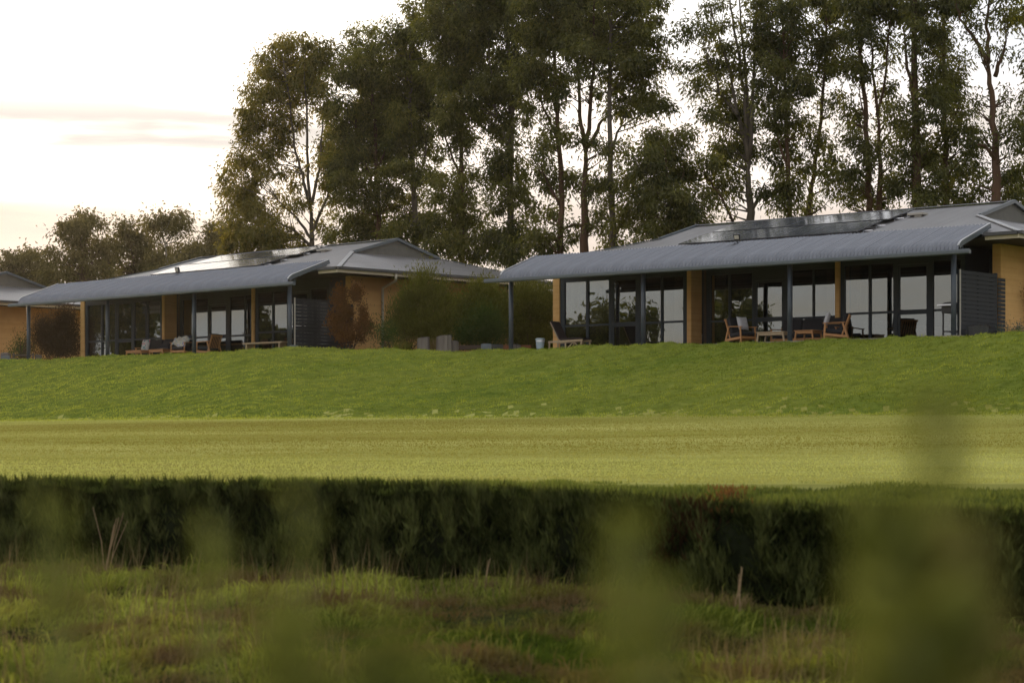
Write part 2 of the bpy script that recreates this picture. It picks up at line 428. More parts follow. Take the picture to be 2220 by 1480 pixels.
def grid_mesh(name, xs, ys, hf, mat_of, mats):
    X, Y = np.meshgrid(xs, ys); Z = hf(X, Y); V = np.stack([X, Y, Z], -1).reshape(-1, 3)
    nx, ny = len(xs), len(ys); i = np.arange(nx - 1); j = np.arange(ny - 1); I, J = np.meshgrid(i, j); b = (J * nx + I).ravel()
    Fc = np.stack([b, b + 1, b + nx + 1, b + nx], 1)
    o = np_mesh(name, V, Fc, mats[0], smooth=True)
    for m in mats[1:]: o.data.materials.append(m)
    if mat_of is not None:
        cx = V[Fc].mean(1); o.data.polygons.foreach_set('material_index', mat_of(cx[:, 0], cx[:, 1]).astype(np.int32))
    return o

def vnoise(X, Y, seed=0, oct=3):
    """cheap tiled value noise, numpy"""
    r = np.random.default_rng(seed); T = r.random((256, 256)); out = 0; amp = 1; tot = 0
    for o in range(oct):
        x = X * 2 ** o + 37.3 * o; y = Y * 2 ** o + 11.7 * o; xi = np.floor(x).astype(int); yi = np.floor(y).astype(int); fx = x - xi; fy = y - yi
        fx = fx * fx * (3 - 2 * fx); fy = fy * fy * (3 - 2 * fy)
        a = T[yi % 256, xi % 256]; b = T[yi % 256, (xi + 1) % 256]; c = T[(yi + 1) % 256, xi % 256]; d = T[(yi + 1) % 256, (xi + 1) % 256]
        out = out + amp * ((a * (1 - fx) + b * fx) * (1 - fy) + (c * (1 - fx) + d * fx) * fy); tot += amp; amp *= .5
    return out / tot
def slope_part(X, Y):
    zc = crest(X); w = lerp(X, [-30, -10, 12], [15.5, 14, 12.2]); return np.clip((Y - (zc - w)) / 1.2, 0, 1) * np.clip((zc + 1.0 - Y) / 1.0, 0, 1)
def lumps(X, Y):
    n = vnoise(X * 2.2, Y * 4.2, 3, 3) - .5; m = vnoise(X * .35, Y * .6, 5, 2) - .5
    return slope_part(X, Y) * (n * .32 + m * .18) + (1 - slope_part(X, Y)) * n * .018
def lawn_h(X, Y): return height(X, Y) + lumps(X, Y) - 1.2 * (Y < 23.55)

xs = np.concatenate([[-600, -300, -150, -90, -60, -45, -34], np.arange(-27, 24, .16), [28, 34, 45, 60, 90, 150, 300, 600]])
ys = np.concatenate([[23.5], np.arange(23.6, 100, .17), [104, 110, 118, 130, 150, 180, 230, 300, 450, 700, 1100]])
def is_field(X, Y):
    zc = crest(X); w = lerp(X, [-30, -10, 12], [15.5, 14, 12.2]); return (Y < zc - w + .25 * np.sin(X * .9) + 1.5 * (vnoise(X * .5, Y * .2, 9, 3) - .5) * 2)
jit = np.random.default_rng(5)
lawn = grid_mesh('lawn', xs, ys, lawn_h, lambda X, Y: is_field(X, Y + jit.normal(0, .9, len(X)) + 2.0 * (vnoise(X * .35, Y * .35, 45, 3) - .5)), [M['lawn'], M['field']])
lawn['kind'] = 'structure'
xs2 = np.concatenate([[-600, -300, -100, -40, -16], np.arange(-10, 10, .2), [16, 40, 100, 300, 600]])
ys2 = np.concatenate([[-600, -200, -60, -20, -5, 2, 6, 9], np.arange(11, 24.6, .2)])
def near_h(X, Y): return near_height(X, Y) + (vnoise(X * .9, Y * .9, 21, 3) - .5) * .14 * np.clip((24 - Y) / 2, 0, 1)
rough = grid_mesh('rough_ground', xs2, ys2, near_h, None, [M['soil']]); rough['kind'] = 'structure'

# lawn and field blades
def scatter(n, x_of, y0, y1, r):
    Y = r.uniform(y0, y1, n); X = r.uniform(-1, 1, n) * (Y * .242 + .4); return X, Y
def grass_layer():
    r = np.random.default_rng(11)
    n = 560000
    Y = 24 + (92 - 24) * r.random(n) ** 1.0; X = r.uniform(-1, 1, n) * (Y * .242 + .3)
    keep = Y < crest(X) + .7
    X, Y = X[keep], Y[keep]
    fm = is_field(X, Y + r.normal(0, 1.4, len(X)) + 2.0 * (vnoise(X * .35, Y * .35, 45, 3) - .5))
    on_slope = ~fm
    rnd = r.random(len(X)); keep = on_slope | (rnd < .62)
    X, Y, on_slope = X[keep], Y[keep], on_slope[keep]
    n = len(X); Z = lawn_h(X, Y) - .005
    D = np.stack([r.normal(0, .55, n), r.normal(0, .55, n), np.ones(n)], 1)
    big = vnoise(X * .35, Y * .5, 31, 3); fine = vnoise(X * 1.8, Y * 4.2, 33, 3)
    hgt = np.where(on_slope, r.uniform(.035, .085, n) * (.6 + .9 * fine), r.uniform(.015, .034, n))
    wd = np.where(on_slope, .022, .020)
    toe_ = crest(X) - lerp(X, [-30, -10, 12], [15.5, 14, 12.2]) - Y; strip = .30 * np.exp(-(toe_ / 5) ** 2) + .16 * np.exp(-((Y - 27) / 3.) ** 2) - .22 * np.exp(-((Y - 36 - X * .12) / 3.5) ** 2) + .5 + 1.3 * (vnoise(X * .045, Y * .13 + X * .02, 38, 3) * .7 + .3 * vnoise(X * .3, Y * .8, 39, 3) - .5)
    low = np.clip((crest(X) - Y) / 14, 0, 1); tone = np.where(on_slope, -.02 + .70 * big + .22 * low + .26 * np.clip((4 - X) / 14, 0, 1) + r.normal(0, .10, n) + 1.5 * (fine - .5), np.clip((strip - .25) * 1.7, 0, 1) * .9 + r.normal(0, .15, n))
    P = np.stack([X, Y, Z], 1)
    for nm, msk, mt in (('lawn_grass', on_slope, M['blade']), ('field_grass', ~on_slope, M['field_blade'])):
        V, Fc, T = blade_tris(P[msk], D[msk], hgt[msk], wd[msk], np.clip(tone[msk], 0, 1), r)
        o = np_mesh(nm, V, Fc, mt, tone=T, k=3)
        tag(o, 'short green grass clumps on the lawn bank below the houses' if nm == 'lawn_grass' else 'close mown straw green grass of the flat field', 'grass', kind='stuff')
grass_layer()

# ------------------------------------------------------------------ the house
LX = 5.8074; XL = -3 * LX
Wy = 3.0                       # front wall line behind the posts
YE, ZE, YR, ZR, XE = .935, 3.086, 6.806, 4.697, 1.691
XRA, XLA, YG = -1.594, -14.152, 4.492
SL = (ZR - ZE) / (YR - YE); XEL = XLA - (XE - XRA); YB = 2 * YR - YE
ZG = ZE + SL * (YG - YE)
def roof_z(y): return ZE + SL * (min(y, 2 * YR - y) - YE)

def corr_sheet(x0, x1, path, pitch=.1, amp=.017, seg=6, lift=0.0, along='x'):
    """corrugated sheet; path(u) -> list of (point, normal) going up the slope at position u"""
    n = int(round((x1 - x0) / pitch * seg)); vs = []; rows = None
    for i in range(n + 1):
        u = x0 + (x1 - x0) * i / n; w = amp * math.cos(2 * math.pi * (u) / pitch) + lift
        pr = path(u); rows = len(pr)
        for p, nn in pr: vs.append(Vector(p) + Vector(nn) * w)
    fs = [(i * rows + k, (i + 1) * rows + k, (i + 1) * rows + k + 1, i * rows + k + 1) for i in range(n) for k in range(rows - 1)]
    mb = MB(); mb.add(vs, fs); return mb

def build_house():
    H = empty('house')
    # --- verandah roof with bullnose edge
    vr = MB()
    nsl = Vector((0, -.3418, .9398))
    def prof():
        pts = []
        y0, z0 = -.405, 2.515; yb, zb = -.10, 2.83; n = 6
        # quarter curve from vertical at the gutter to the roof slope
        for i in range(n + 1):
            t = i / n; ang = math.pi / 2 * (1 - t) * 0 + t
            P0 = Vector((y0, z0)); P1 = Vector((y0 + .004, 2.735)); P2 = Vector((yb, zb))
            p = (1 - t) ** 2 * P0 + 2 * t * (1 - t) * P1 + t * t * P2
            d = 2 * (1 - t) * (P1 - P0) + 2 * t * (P2 - P1); d.normalize()
            pts.append(((p.x, p.y), (-d.y, d.x)))
        pts.append(((.75, 2.83 + .85 * .3637), (-.3418, .9398)))
        pts.append(((1.612, 3.452), (-.3418, .9398)))
        return pts
    PR = prof()
    def vpath(u): return [((u, p[0], p[1]), (0, q[0], q[1])) for p, q in PR]
    xl0, xr0 = XL - .14, .35
    # lining under the sheets, barge boards at both ends
    und = []
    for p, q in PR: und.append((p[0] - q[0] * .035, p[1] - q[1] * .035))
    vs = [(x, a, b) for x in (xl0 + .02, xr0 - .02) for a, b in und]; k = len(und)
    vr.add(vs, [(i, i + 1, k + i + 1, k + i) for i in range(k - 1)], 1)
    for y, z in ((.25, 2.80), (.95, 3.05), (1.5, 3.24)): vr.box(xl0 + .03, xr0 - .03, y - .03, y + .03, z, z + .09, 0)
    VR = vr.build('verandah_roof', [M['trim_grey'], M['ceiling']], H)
    for x, m in ((xl0 - .03, 'trim_pale'), (xr0 + .001, 'trim_grey')):
        b = MB(); pts = [(p[0] + q[0] * .03, p[1] + q[1] * .03) for p, q in PR[2:]]; low = [(p[0] - q[0] * .12, p[1] - q[1] * .12) for p, q in PR[2:]]
        kk = len(pts); vs = [(x + dx, a, b_) for dx in (0, .03) for a, b_ in pts + low]
        fs = []
        for i in range(kk - 1):
            fs += [(i, i + 1, kk + i + 1, kk + i), (2 * kk + i, 3 * kk + i, 3 * kk + i + 1, 2 * kk + i + 1), (i, 2 * kk + i, 2 * kk + i + 1, i + 1), (kk + i, kk + i + 1, 3 * kk + i + 1, 3 * kk + i)]
        fs += [(0, kk, 3 * kk, 2 * kk), (kk - 1, 3 * kk - 1, 4 * kk - 1, 2 * kk - 1)]
        b.add(vs, fs); b.build('barge_board', M[m], VR)
        cap = MB(); 
        for i in range(kk - 1): cap.bar((x + .015, pts[i][0], pts[i][1] + .012), (x + .015, pts[i + 1][0], pts[i + 1][1] + .012), .07, .012)
        cap.build('edge_flashing', M['trim_pale'], VR)
    ns = 22; wsh = (xr0 - xl0) / ns; nr = 6
    sheet_me = corr_sheet(0, wsh + .03, vpath, pitch=wsh / nr, amp=.030)
    proto = sheet_me.build('roof_sheet', M['roof_blue'], VR, smooth=True)
    for i in range(ns):
        o = proto if i == 0 else proto.copy()
        if i: COL.objects.link(o); o.parent = VR
        o.location = (xl0 + i * wsh, 0, .009 * (i % 2) + .002 * random.random())
    g = MB(); gy = -.42
    x0, x1 = XL - .85, .779
    g.add([(x, y, z) for x in (x0, x1) for y, z in ((gy - .06, 2.545), (gy - .075, 2.50), (gy - .075, 2.43), (gy - .055, 2.405), (gy + .05, 2.405), (gy + .055, 2.51))],
          [(i, (i + 1), 6 + i + 1, 6 + i) for i in range(5)] + [tuple(range(6))[::-1], tuple(range(6, 12))])
    g.add([(x, y, 2.50) for x in (x0, x1) for y in (gy - .07, gy + .055)], [(0, 2, 3, 1)])
    g.build('gutter', M['trim_grey'], VR)
    # --- posts
    for i in range(4):
        p = MB(); x = -i * LX; p.tube([(x, 0, -.5), (x, 0, 2.62)], .082, 14); p.build('verandah_post', M['post'], H, smooth=True)
    bm = MB(); bm.box(XL - .3, .3, -.045, .045, 2.55, 2.68); bm.build('verandah_beam', M['frame'], H)
    # --- main roof
    mr = MB()
    # ceiling and soffits (level lining under the whole roof)
    zc = 3.0
    mr.box(XEL + .05, XE - .05, YE + .05, YB - .05, zc - .02, zc, 1)
    # rear and left slopes as plain sheets with depth
    def quad(ps, m=0): mr.add(ps, [tuple(range(len(ps)))], m)
    quad([(XE, YB, ZE), (XEL, YB, ZE), (XLA, YB - (YG - YE), ZG), (XLA, YR, ZR), (XRA, YR, ZR), (XRA, YB - (YG - YE), ZG)], 2)
    quad([(XEL, YE, ZE), (XLA, YG, ZG), (XLA, YB - (YG - YE), ZG), (XEL, YB, ZE)], 2)
    MR = mr.build('main_roof', [M['trim_grey'], M['ceiling'], M['roof_grey']], H)
    n1 = Vector((0, -SL, 1)).normalized(); kx = (YG - YE) / (XE - XRA)
    def ytop(x):
        if x > XRA: return YE + (XE - x) * kx
        if x < XLA: return YE + (x - XEL) * kx
        return YR
    def mpath(x):
        yt = max(ytop(x), YE + .01); return [((x, YE + (yt - YE) * t, ZE + SL * (yt - YE) * t), n1) for t in (0, .5, 1)]
    edges = list(np.arange(XLA - 3.2, XE - .1, .80)) + [XE]
    edges[0] = XEL
    pz = corr_sheet
    for a, b in zip(edges[:-1], edges[1:]):
        cuts = [a] + [q for q in (XLA, XRA) if a + .02 < q < b - .02] + [b]
        mb = MB()
        for c, d in zip(cuts[:-1], cuts[1:]):
            eps = 1e-4
            s_ = corr_sheet(c + eps, d - eps, mpath, pitch=.1, amp=.009, seg=4); mb.add(s_.v, s_.f)
        o = mb.build('roof_sheet', M['roof_grey'], MR, smooth=True); o.location.z = .004 * random.random()
    # hip end on the right
    se = (ZG - ZE) / (XE - XRA); n2 = Vector((se, 0, 1)).normalized(); yb0 = YG - YE
    def xtop(y):
        d = min(y - YE, YB - y); return XE - min(d / kx, XE - XRA)
    def epath(y): xt = min(xtop(y), XE - .01); return [((XE + (xt - XE) * t, y, ZE + se * (XE - xt) * t), n2) for t in (0, 1)]
    ye = np.linspace(YE, YB, 16)
    for a, b in zip(ye[:-1], ye[1:]):
        cuts = [a] + [q for q in (YG, YB - yb0) if a + .02 < q < b - .02] + [b]; mb = MB()
        for c, d in zip(cuts[:-1], cuts[1:]):
            s_ = corr_sheet(c + 1e-4, d - 1e-4, epath, pitch=.1, amp=.009, seg=4); mb.add(s_.v, [f[::-1] for f in s_.f])
        mb.build('roof_sheet', M['roof_grey'], MR, smooth=True)
    # gablet panels
    for x, sgn in ((XRA + .02, 1), (XLA - .02, -1)):
        gp = MB(); gp.add([(x, YG - .02, ZG - .02), (x, YB - yb0 + .02, ZG - .02), (x, YR, ZR - .05), (x - .04 * sgn, YG, ZG - .02), (x - .04 * sgn, YB - yb0, ZG - .02), (x - .04 * sgn, YR, ZR - .05)], [(0, 1, 2), (3, 5, 4), (0, 3, 4, 1), (1, 4, 5, 2), (2, 5, 3, 0)])
        gp.build('gable_panel', M['gable_grey'], MR)
        for y in (YG, YB - yb0):
            b = MB(); a_ = Vector((x + .06 * sgn, y, ZG + .01)); c_ = Vector((x + .06 * sgn, YR, ZR + .02))
            b.bar(a_, c_, .10, .11); b.build('barge_board', M['trim_grey'], MR)
    rc = MB(); rc.bar((XLA - .05, YR, ZR + .03), (XRA + .05, YR, ZR + .03), .28, .03); rc.build('ridge_cap', M['roof_blue'], MR)
    for (xa, ya, xb, yb_) in ((XRA, YG, XE, YE), (XLA, YG, XEL, YE), (XRA, YB - yb0, XE, YB)):
        h = MB(); h.bar((xa, ya, ZG + .03), (xb, yb_, ZE + .03), .16, .03); h.build('hip_cap', M['trim_pale'] if xa == XRA and ya == YG else M['trim_grey'], MR)
    # eaves: gutter above a cream fascia
    def eave(a, b, nrm):
        a = Vector(a); b = Vector(b); n_ = Vector(nrm)
        q = MB(); q.bar(a + n_ * .07 + Vector((0, 0, -.015)), b + n_ * .07 + Vector((0, 0, -.015)), .13, .10); q.build('gutter', M['gutter_dark'], MR)
        q = MB(); q.bar(a + Vector((0, 0, -.125)), b + Vector((0, 0, -.125)), .03, .11); q.build('fascia', M['fascia_cream'], MR)
    eave((XE, YE - .1, ZE), (XE, YB + .1, ZE), (1, 0, 0))
    eave((XE - .02, YE, ZE), (.55, YE, ZE), (0, -1, 0)); eave((XEL, YE, ZE), (XEL, YB, ZE), (-1, 0, 0))
    eave((XE - .02, YB, ZE), (XEL, YB, ZE), (0, 1, 0))
    # --- solar panels
    for row, (ya, yb_) in enumerate(((2.28, 3.94), (4.30, 5.96))):
        for i in range(7):
            x = -11.82 + i * 1.012 + (.02 if row else 0)
            a = Vector((x, ya, ZE + SL * (ya - YE) + .13)); b = Vector((x, yb_, ZE + SL * (yb_ - YE) + .13 + (.03 if row == 0 else .0)))
            up = (b - a).normalized(); ctr = (a + b) / 2 + Vector((.5, 0, 0)); nn = Vector((1, 0, 0)).cross(up)
            if row == 0 and i == 0: first = None
            fr = MB(); hl = (b - a).length / 2
            fr.obox(ctr, Vector((.5, 0, 0)), up * hl, nn * .018)
            fr.obox(ctr - up * hl * .5 - nn * .07, Vector((.5, 0, 0)), up * .02, nn * .03); fr.obox(ctr + up * hl * .5 - nn * .07, Vector((.5, 0, 0)), up * .02, nn * .03)
            fo = fr.build('solar_panel', M['gutter_dark'], H)
            gl = MB(); gl.obox(ctr + nn * .020, Vector((.485, 0, 0)), up * (hl - .015), nn * .002); gl.build('panel_glass', M['solar'], fo)
            if i < 6:
                for t in (-.5, .5): pass
    cb = MB(); cb.box(-4.55, -3.95, 5.15, 5.5, roof_z(5.3) + .03, roof_z(5.3) + .11, 0, .01); cb.box(-4.3, -4.05, 5.2, 5.45, roof_z(5.3) - .05, roof_z(5.3) + .03)
    cb.build('cable_box', M['pale_plain'], H)
    for y in (2.7, 3.5, 4.7, 5.5):
        c = MB(); zz = roof_z(y) + .06; c.box(-4.78, -4.40, y - .02, y + .02, zz, zz + .035); c.box(-4.77, -4.74, y - .02, y + .02, zz - .06, zz + .04); c.build('mounting_rail', M['steel'], H)
    fl = MB(); fl.tube([(-8.8, 1.45, 3.39), (-8.8, 1.45, 3.47)], .02, 8); fl.box(-8.93, -8.67, 1.42, 1.47, 3.46, 3.49)
    FL = fl.build('floodlight', M['black_metal'], H)
    lh = MB(); lh.obox((-8.8, 1.42, 3.60), Vector((.125, 0, 0)), Vector((0, .03, .012)), Vector((0, -.03, .095)), 0, .01); lh.obox((-8.8, 1.385, 3.59), Vector((.085, 0, 0)), Vector((0, .004, .002)), Vector((0, -.018, .06)), 1)
    lh.build('lamp_head', [M['black_metal'], M['white_pipe']], FL)
    # --- floor, walls
    s_ = MB(); s_.box(XEL - .2, .35, -.35, YB - 1.0, -.6, 0.0); s_.build('floor_slab', M['concrete'], H)
    def wall(x0, x1, y0, y1, z0=-.4, z1=2.98, mat='earth', name='wall'):
        w = MB(); w.box(x0, x1, y0, y1, z0, z1, 0, .015 if mat == 'earth' else 0); return w.build(name, M[mat], H)
    WE = YB - 1.15
    wall(XL - .55, XL - .23, Wy, WE)                                  # far end blade wall
    wall(-11.96, -11.77, Wy - .03, Wy + .62); wall(-5.99, -5.82, Wy - .03, Wy + .62)
    wall(-.30, 0.0, Wy, WE)                                            # near end wall
    wall(XL - .23, -.30, WE - .3, WE)                                  # rear wall
    wall(-1.25, -.30, Wy + 1.6, Wy + 1.75, mat='frame', name='recess_wall')
    wall(-1.35, -1.25, Wy + .02, Wy + 1.75, mat='frame', name='recess_wall')
    wall(-11.7, -11.6, Wy + .62, WE - .3, mat='interior', name='room_wall'); wall(-6.15, -6.05, Wy + .9, WE - .3, mat='interior', name='room_wall')
    wall(XL - .2, -1.4, 6.6, 6.7, mat='interior', name='room_wall')
    # --- glazed front
    def pane(x0, x1, z0, z1, y, parent):
        p = MB(); p.box(x0, x1, y + .045, y + .051, z0, z1); return p.build('pane', M['glass'], parent)
    def window(xa, xb, y, panes, z1=2.58, rail=.98, blind=True, head=2.98):
        f = MB(); d0, d1 = y, y + .10
        f.box(xa, xb, d0, d1, z1, head); f.box(xa, xb, d0 - .003, d1 + .003, -.05, .05)
        xs_ = [xa] + [v for p in panes for v in p] + [xb]
        for a, b in zip(xs_[0::2], xs_[1::2]): f.box(a, b, d0, d1, .05, z1)
        for a, b in panes: f.box(a, b, d0 + .004, d1 - .004, rail - .035, rail + .035)
        fo = f.build('window', M['frame'], H)
        for a, b in panes:
            pane(a, b, .05, rail - .035, y, fo); pane(a, b, rail + .035, z1, y, fo)
        if blind:
            s2 = MB()
            for i in range(int((rail - .1) / .05)):
                z = .08 + i * .05; s2.obox(((xa + xb) / 2, y + .17, z), Vector(((xb - xa) / 2 - .08, 0, 0)), Vector((0, .017, .008)), Vector((0, 0, .002)))
            s2.build('blind', M['blind'], fo, kind='stuff')
        return fo
    def door(x0, x1, y, rail=.98, z1=2.3, hinge=1, blind=False):
        f = MB(); w = .085
        f.box(x0, x0 + w, y + .02, y + .07, .02, z1); f.box(x1 - w, x1, y + .02, y + .07, .02, z1)
        for a, b in ((.02, .14), (rail - .08, rail + .07), (z1 - .08, z1)): f.box(x0 + w, x1 - w, y + .02, y + .07, a, b)
        fo = f.build('door', M['frame'], H)
        pane(x0 + w, x1 - w, .14, rail - .08, y, fo); pane(x0 + w, x1 - w, rail + .07, z1 - .08, y, fo)
        hx = x0 + .04 if hinge > 0 else x1 - .04
        h = MB(); h.box(hx - .012, hx + .012, y - .0, y + .02, rail - .02, rail + .15); h.box(hx, hx + .13 * hinge, y - .04, y - .02, rail + .06, rail + .085); h.box(hx - .01, hx + .01, y - .04, y + .01, rail + .06, rail + .085)
        h.build('handle', M['black_metal'], fo)
        hd = MB(); hd.box(x0, x1, y, y + .1, z1 + .004, 2.98); hd.build('door_head', M['frame'], fo)
    y = Wy + .04
    window(XL - .23, -15.30, y, [(-17.45, -16.46), (-16.36, -15.42)], rail=1.0)
    door(-15.295, -14.16, y, z1=2.62)
    window(-14.155, -11.965, y, [(-14.02, -13.13), (-13.05, -12.16)], rail=.99)
    ym = Wy + .64
    window(-11.765, -9.60, ym, [(-11.42, -10.68), (-10.60, -9.70)], rail=.98)
    door(-9.595, -8.42, ym)
    window(-8.415, -6.0, ym, [(-8.22, -7.28), (-7.22, -6.32)], rail=.97)
    window(-5.815, -3.70, y, [(-5.66, -4.76), (-4.68, -3.84)], rail=1.0)
    door(-3.695, -2.56, y, hinge=1, z1=2.5)
    window(-2.555, -1.255, y, [(-2.40, -1.42)], rail=1.0)
    for x0, x1, yy in ((-17.42, -17.0, y + .3), (-12.75, -12.35, y + .3), (-5.6, -5.25, y + .3), (-1.9, -1.45, y + .3), (-11.4, -11.0, ym + .3), (-6.9, -6.5, ym + .3)):
        c_ = MB(); n_ = 14; vs = []
        for i_ in range(n_ + 1):
            for z_ in (.03, 2.6): vs.append((x0 + (x1 - x0) * i_ / n_, yy + .03 * math.sin(i_ * 1.9), z_))
        c_.add(vs, [(2 * i_, 2 * i_ + 2, 2 * i_ + 3, 2 * i_ + 1) for i_ in range(n_)]); co_ = c_.build('curtain', M['curtain'], H, smooth=True)
    # --- downpipe on the end wall
    d = MB(); d.tube([(XE + .06, 3.75, ZE - .06), (XE + .06, 3.75, ZE - .28), (XE - .1, 3.85, ZE - .36), (.12, 4.55, 2.58), (.06, 4.6, 2.46), (.06, 4.6, -.2)], .05, 10); d.build('downpipe', M['white_pipe'], H, smooth=True)
    return H

H_POS = {'A': (13.2629, 64.8362, 3.075, .7025), 'B': (-8.2671, 80.3078, 3.2303, .7753), 'C': (-27.9, 98.0, 3.27, .755)}
def place(o, k):
    X, Z, E_, ph = H_POS[k]; o.location = (X, Z, E_); o.rotation_euler = (0, 0, -ph)
def wpt(k, x, y, z=0):
    X, Z, E_, ph = H_POS[k]; c, s = math.cos(ph), math.sin(ph)
    return Vector((X + x * c + y * s, Z - x * s + y * c, E_ + z))
def wrot(k, a=0): return -H_POS[k][3] + a
hA = build_house(); place(hA, 'A')
hB = copy_tree(hA); place(hB, 'B'); hC = copy_tree(hA); place(hC, 'C')
tag(hA, 'nearest long low house with blue grey bullnose verandah roof and solar panels', 'house', 'row of low verandah houses')
tag(hB, 'middle low house of the row with glaring solar panels, its earth end wall behind shrubs', 'house', 'row of low verandah houses')
tag(hC, 'farthest low house, only its gabled roof end and yellow earth wall showing at left', 'house', 'row of low verandah houses')

# slat screens beside the verandahs
def slat_screen():
    S = empty('slat_screen')
    for y in (.12, .55, 1.35, 2.30):
        p = MB(); p.box(-.03, .03, y - .035, y + .035, -.3, 2.0); p.build('post', M['screen'], S)
    p = MB(); p.box(.045, .075, .09, .13, -.2, 2.0); p.build('edge_strip', M['pale_plain'], S)
    sm = MB(); sm.box(.032, .052, .14, 2.40, -.058, .058); first = None
    for i in range(15):
        if first is None: first = sm.build('slat', M['screen'], S); o = first
        else: o = first.copy(); COL.objects.link(o); o.parent = S
        o.location.z = .13 + i * .128
    p = MB(); p.box(-.03, .03, 2.41, 2.52, -.3, 2.02); p.build('post', M['screen'], S)
    sm = MB(); sm.box(.032, .052, 2.53, 3.0, -.053, .053); first = None
    for i in range(14):
        if first is None: first = sm.build('slat', M['screen'], S); o = first
        else: o = first.copy(); COL.objects.link(o); o.parent = S
        o.location.z = .16 + i * .128
    return S
sA = slat_screen(); sA.location = wpt('A', .10, 0); sA.rotation_euler = (0, 0, wrot('A'))
sB = copy_tree(sA); sB.location = wpt('B', .10, 0); sB.rotation_euler = (0, 0, wrot('B'))
tag(sA, 'dark slat privacy screen at the end of the nearest verandah, beside the yellow wall', 'screen', 'slat screens')
tag(sB, 'grey slat privacy screen on the middle house, half behind the russet shrub', 'screen', 'slat screens')

# ------------------------------------------------------------------ furniture
def put(o, k, x, y, a=0, z=0):
    o.location = wpt(k, x, y, z); o.rotation_euler = (0, 0, wrot(k, a))
def armchair():
    """faces local -y; seat 0.70 wide"""
    C = empty('armchair'); w = .33
    for sx in (-1, 1):
        m = MB(); m.bar((sx * w, -.34, 0), (sx * w, -.30, .56), .035, .06, bev=.006, up=(0, 1, 0)); m.build('leg', M['teak'], C)
        m = MB(); m.bar((sx * w, .44, 0), (sx * w, .24, .60), .035, .06, bev=.006, up=(0, 1, 0)); m.build('leg', M['teak'], C)
        m = MB(); m.bar((sx * w, -.38, .575), (sx * w, .34, .60), .07, .028, bev=.006); m.build('armrest', M['teak'], C)
        m = MB(); m.bar((sx * w, -.33, .22), (sx * w, .38, .15), .03, .08, bev=.005); m.build('side_rail', M['teak'], C)
        m = MB(); m.bar((sx * (w - .05), .22, .18), (sx * (w - .05), .46, .84), .035, .05, bev=.006, up=(0, 1, 0)); m.build('back_post', M['teak'], C)
    m = MB(); m.bar((-w, -.32, .23), (w, -.32, .23), .03, .08, bev=.005); m.build('front_rail', M['teak'], C)
    m = MB(); m.bar((-w, .46, .82), (w, .46, .82), .035, .07, bev=.006); m.build('top_rail', M['teak'], C)
    m = MB(); m.bar((-w, .30, .17), (w, .30, .17), .03, .07, bev=.006); m.build('back_rail', M['teak'], C)
    for i in range(6):
        x = -.23 + i * .092; m = MB(); m.bar((x, .24, .2), (x, .455, .80), .035, .014, up=(0, 1, 0)); m.build('back_slat', M['teak'], C)
    m = MB(); m.obox((0, -.03, .33), Vector((.29, 0, 0)), Vector((0, .33, -.04)), Vector((0, .008, .065)), 0, .03); m.build('seat_cushion', M['cushion'], C)
    m = MB(); m.obox((0, .27, .62), Vector((.28, 0, 0)), Vector((0, .10, .27)), Vector((0, -.06, .022)), 0, .03); m.build('back_cushion', M['cushion'], C)
    return C
def sofa(w=.95):
    S = empty('sofa')
    for sx in (-1, 1):
        m = MB(); m.bar((sx * w, -.36, 0), (sx * w, -.34, .52), .04, .06, bev=.006, up=(0, 1, 0)); m.build('leg', M['teak'], S)
        m = MB(); m.bar((sx * w, .36, 0), (sx * w, .30, .60), .04, .06, bev=.006, up=(0, 1, 0)); m.build('leg', M['teak'], S)
        m = MB(); m.bar((sx * w, -.40, .535), (sx * w, .36, .555), .07, .03, bev=.006); m.build('armrest', M['teak'], S)
    m = MB(); m.bar((-w, -.35, .17), (w, -.35, .17), .03, .10, bev=.005); m.build('front_rail', M['teak'], S)
    m = MB(); m.bar((-w, .40, .72), (w, .40, .72), .035, .07, bev=.005); m.build('top_rail', M['teak'], S)
    m = MB(); m.bar((-w, -.34, .17), (-w, .36, .17), .03, .08); m.bar((w, -.34, .17), (w, .36, .17), .03, .08); m.build('side_rail', M['teak'], S)
    n = 2 if w < 1.1 else 3; cw = (2 * w - .1) / n
    for i in range(n):
        cx = -w + .05 + cw * (i + .5)
        m = MB(); m.obox((cx, -.03, .31), Vector((cw / 2 - .008, 0, 0)), Vector((0, .34, -.02)), Vector((0, .006, .075)), 0, .035); m.build('seat_cushion', M['cushion'], S)
        m = MB(); m.obox((cx, .27, .62), Vector((cw / 2 - .012, 0, 0)), Vector((0, .08, .25)), Vector((0, -.07, .022)), 0, .035); m.build('back_cushion', M['cushion'], S)
    return S
def table(w=.5, d=.3, h=.38, mat='teak'):
    T = empty('coffee_table')
    for i in range(6):
        y = -d + (i + .5) * 2 * d / 6; m = MB(); m.box(-w, w, y - d / 6 + .006, y + d / 6 - .006, h - .028, h, 0, .004); m.build('slat', M[mat], T)
    m = MB()
    for y in (-d + .05, d - .05): m.box(-w + .06, w - .06, y - .012, y + .012, h - .11, h - .032)
    for x in (-w + .06, w - .06): m.box(x - .012, x + .012, -d + .06, d - .06, h - .108, h - .034)
    m.build('apron', M[mat], T)
    for sx in (-1, 1):
        for sy in (-1, 1):
            m = MB(); m.bar((sx * (w - .01), sy * (d - .04), 0), (sx * (w - .07), sy * (d - .04), h - .03), .05, .05, bev=.006, up=(0, 1, 0)); m.build('leg', M[mat], T)
    return T
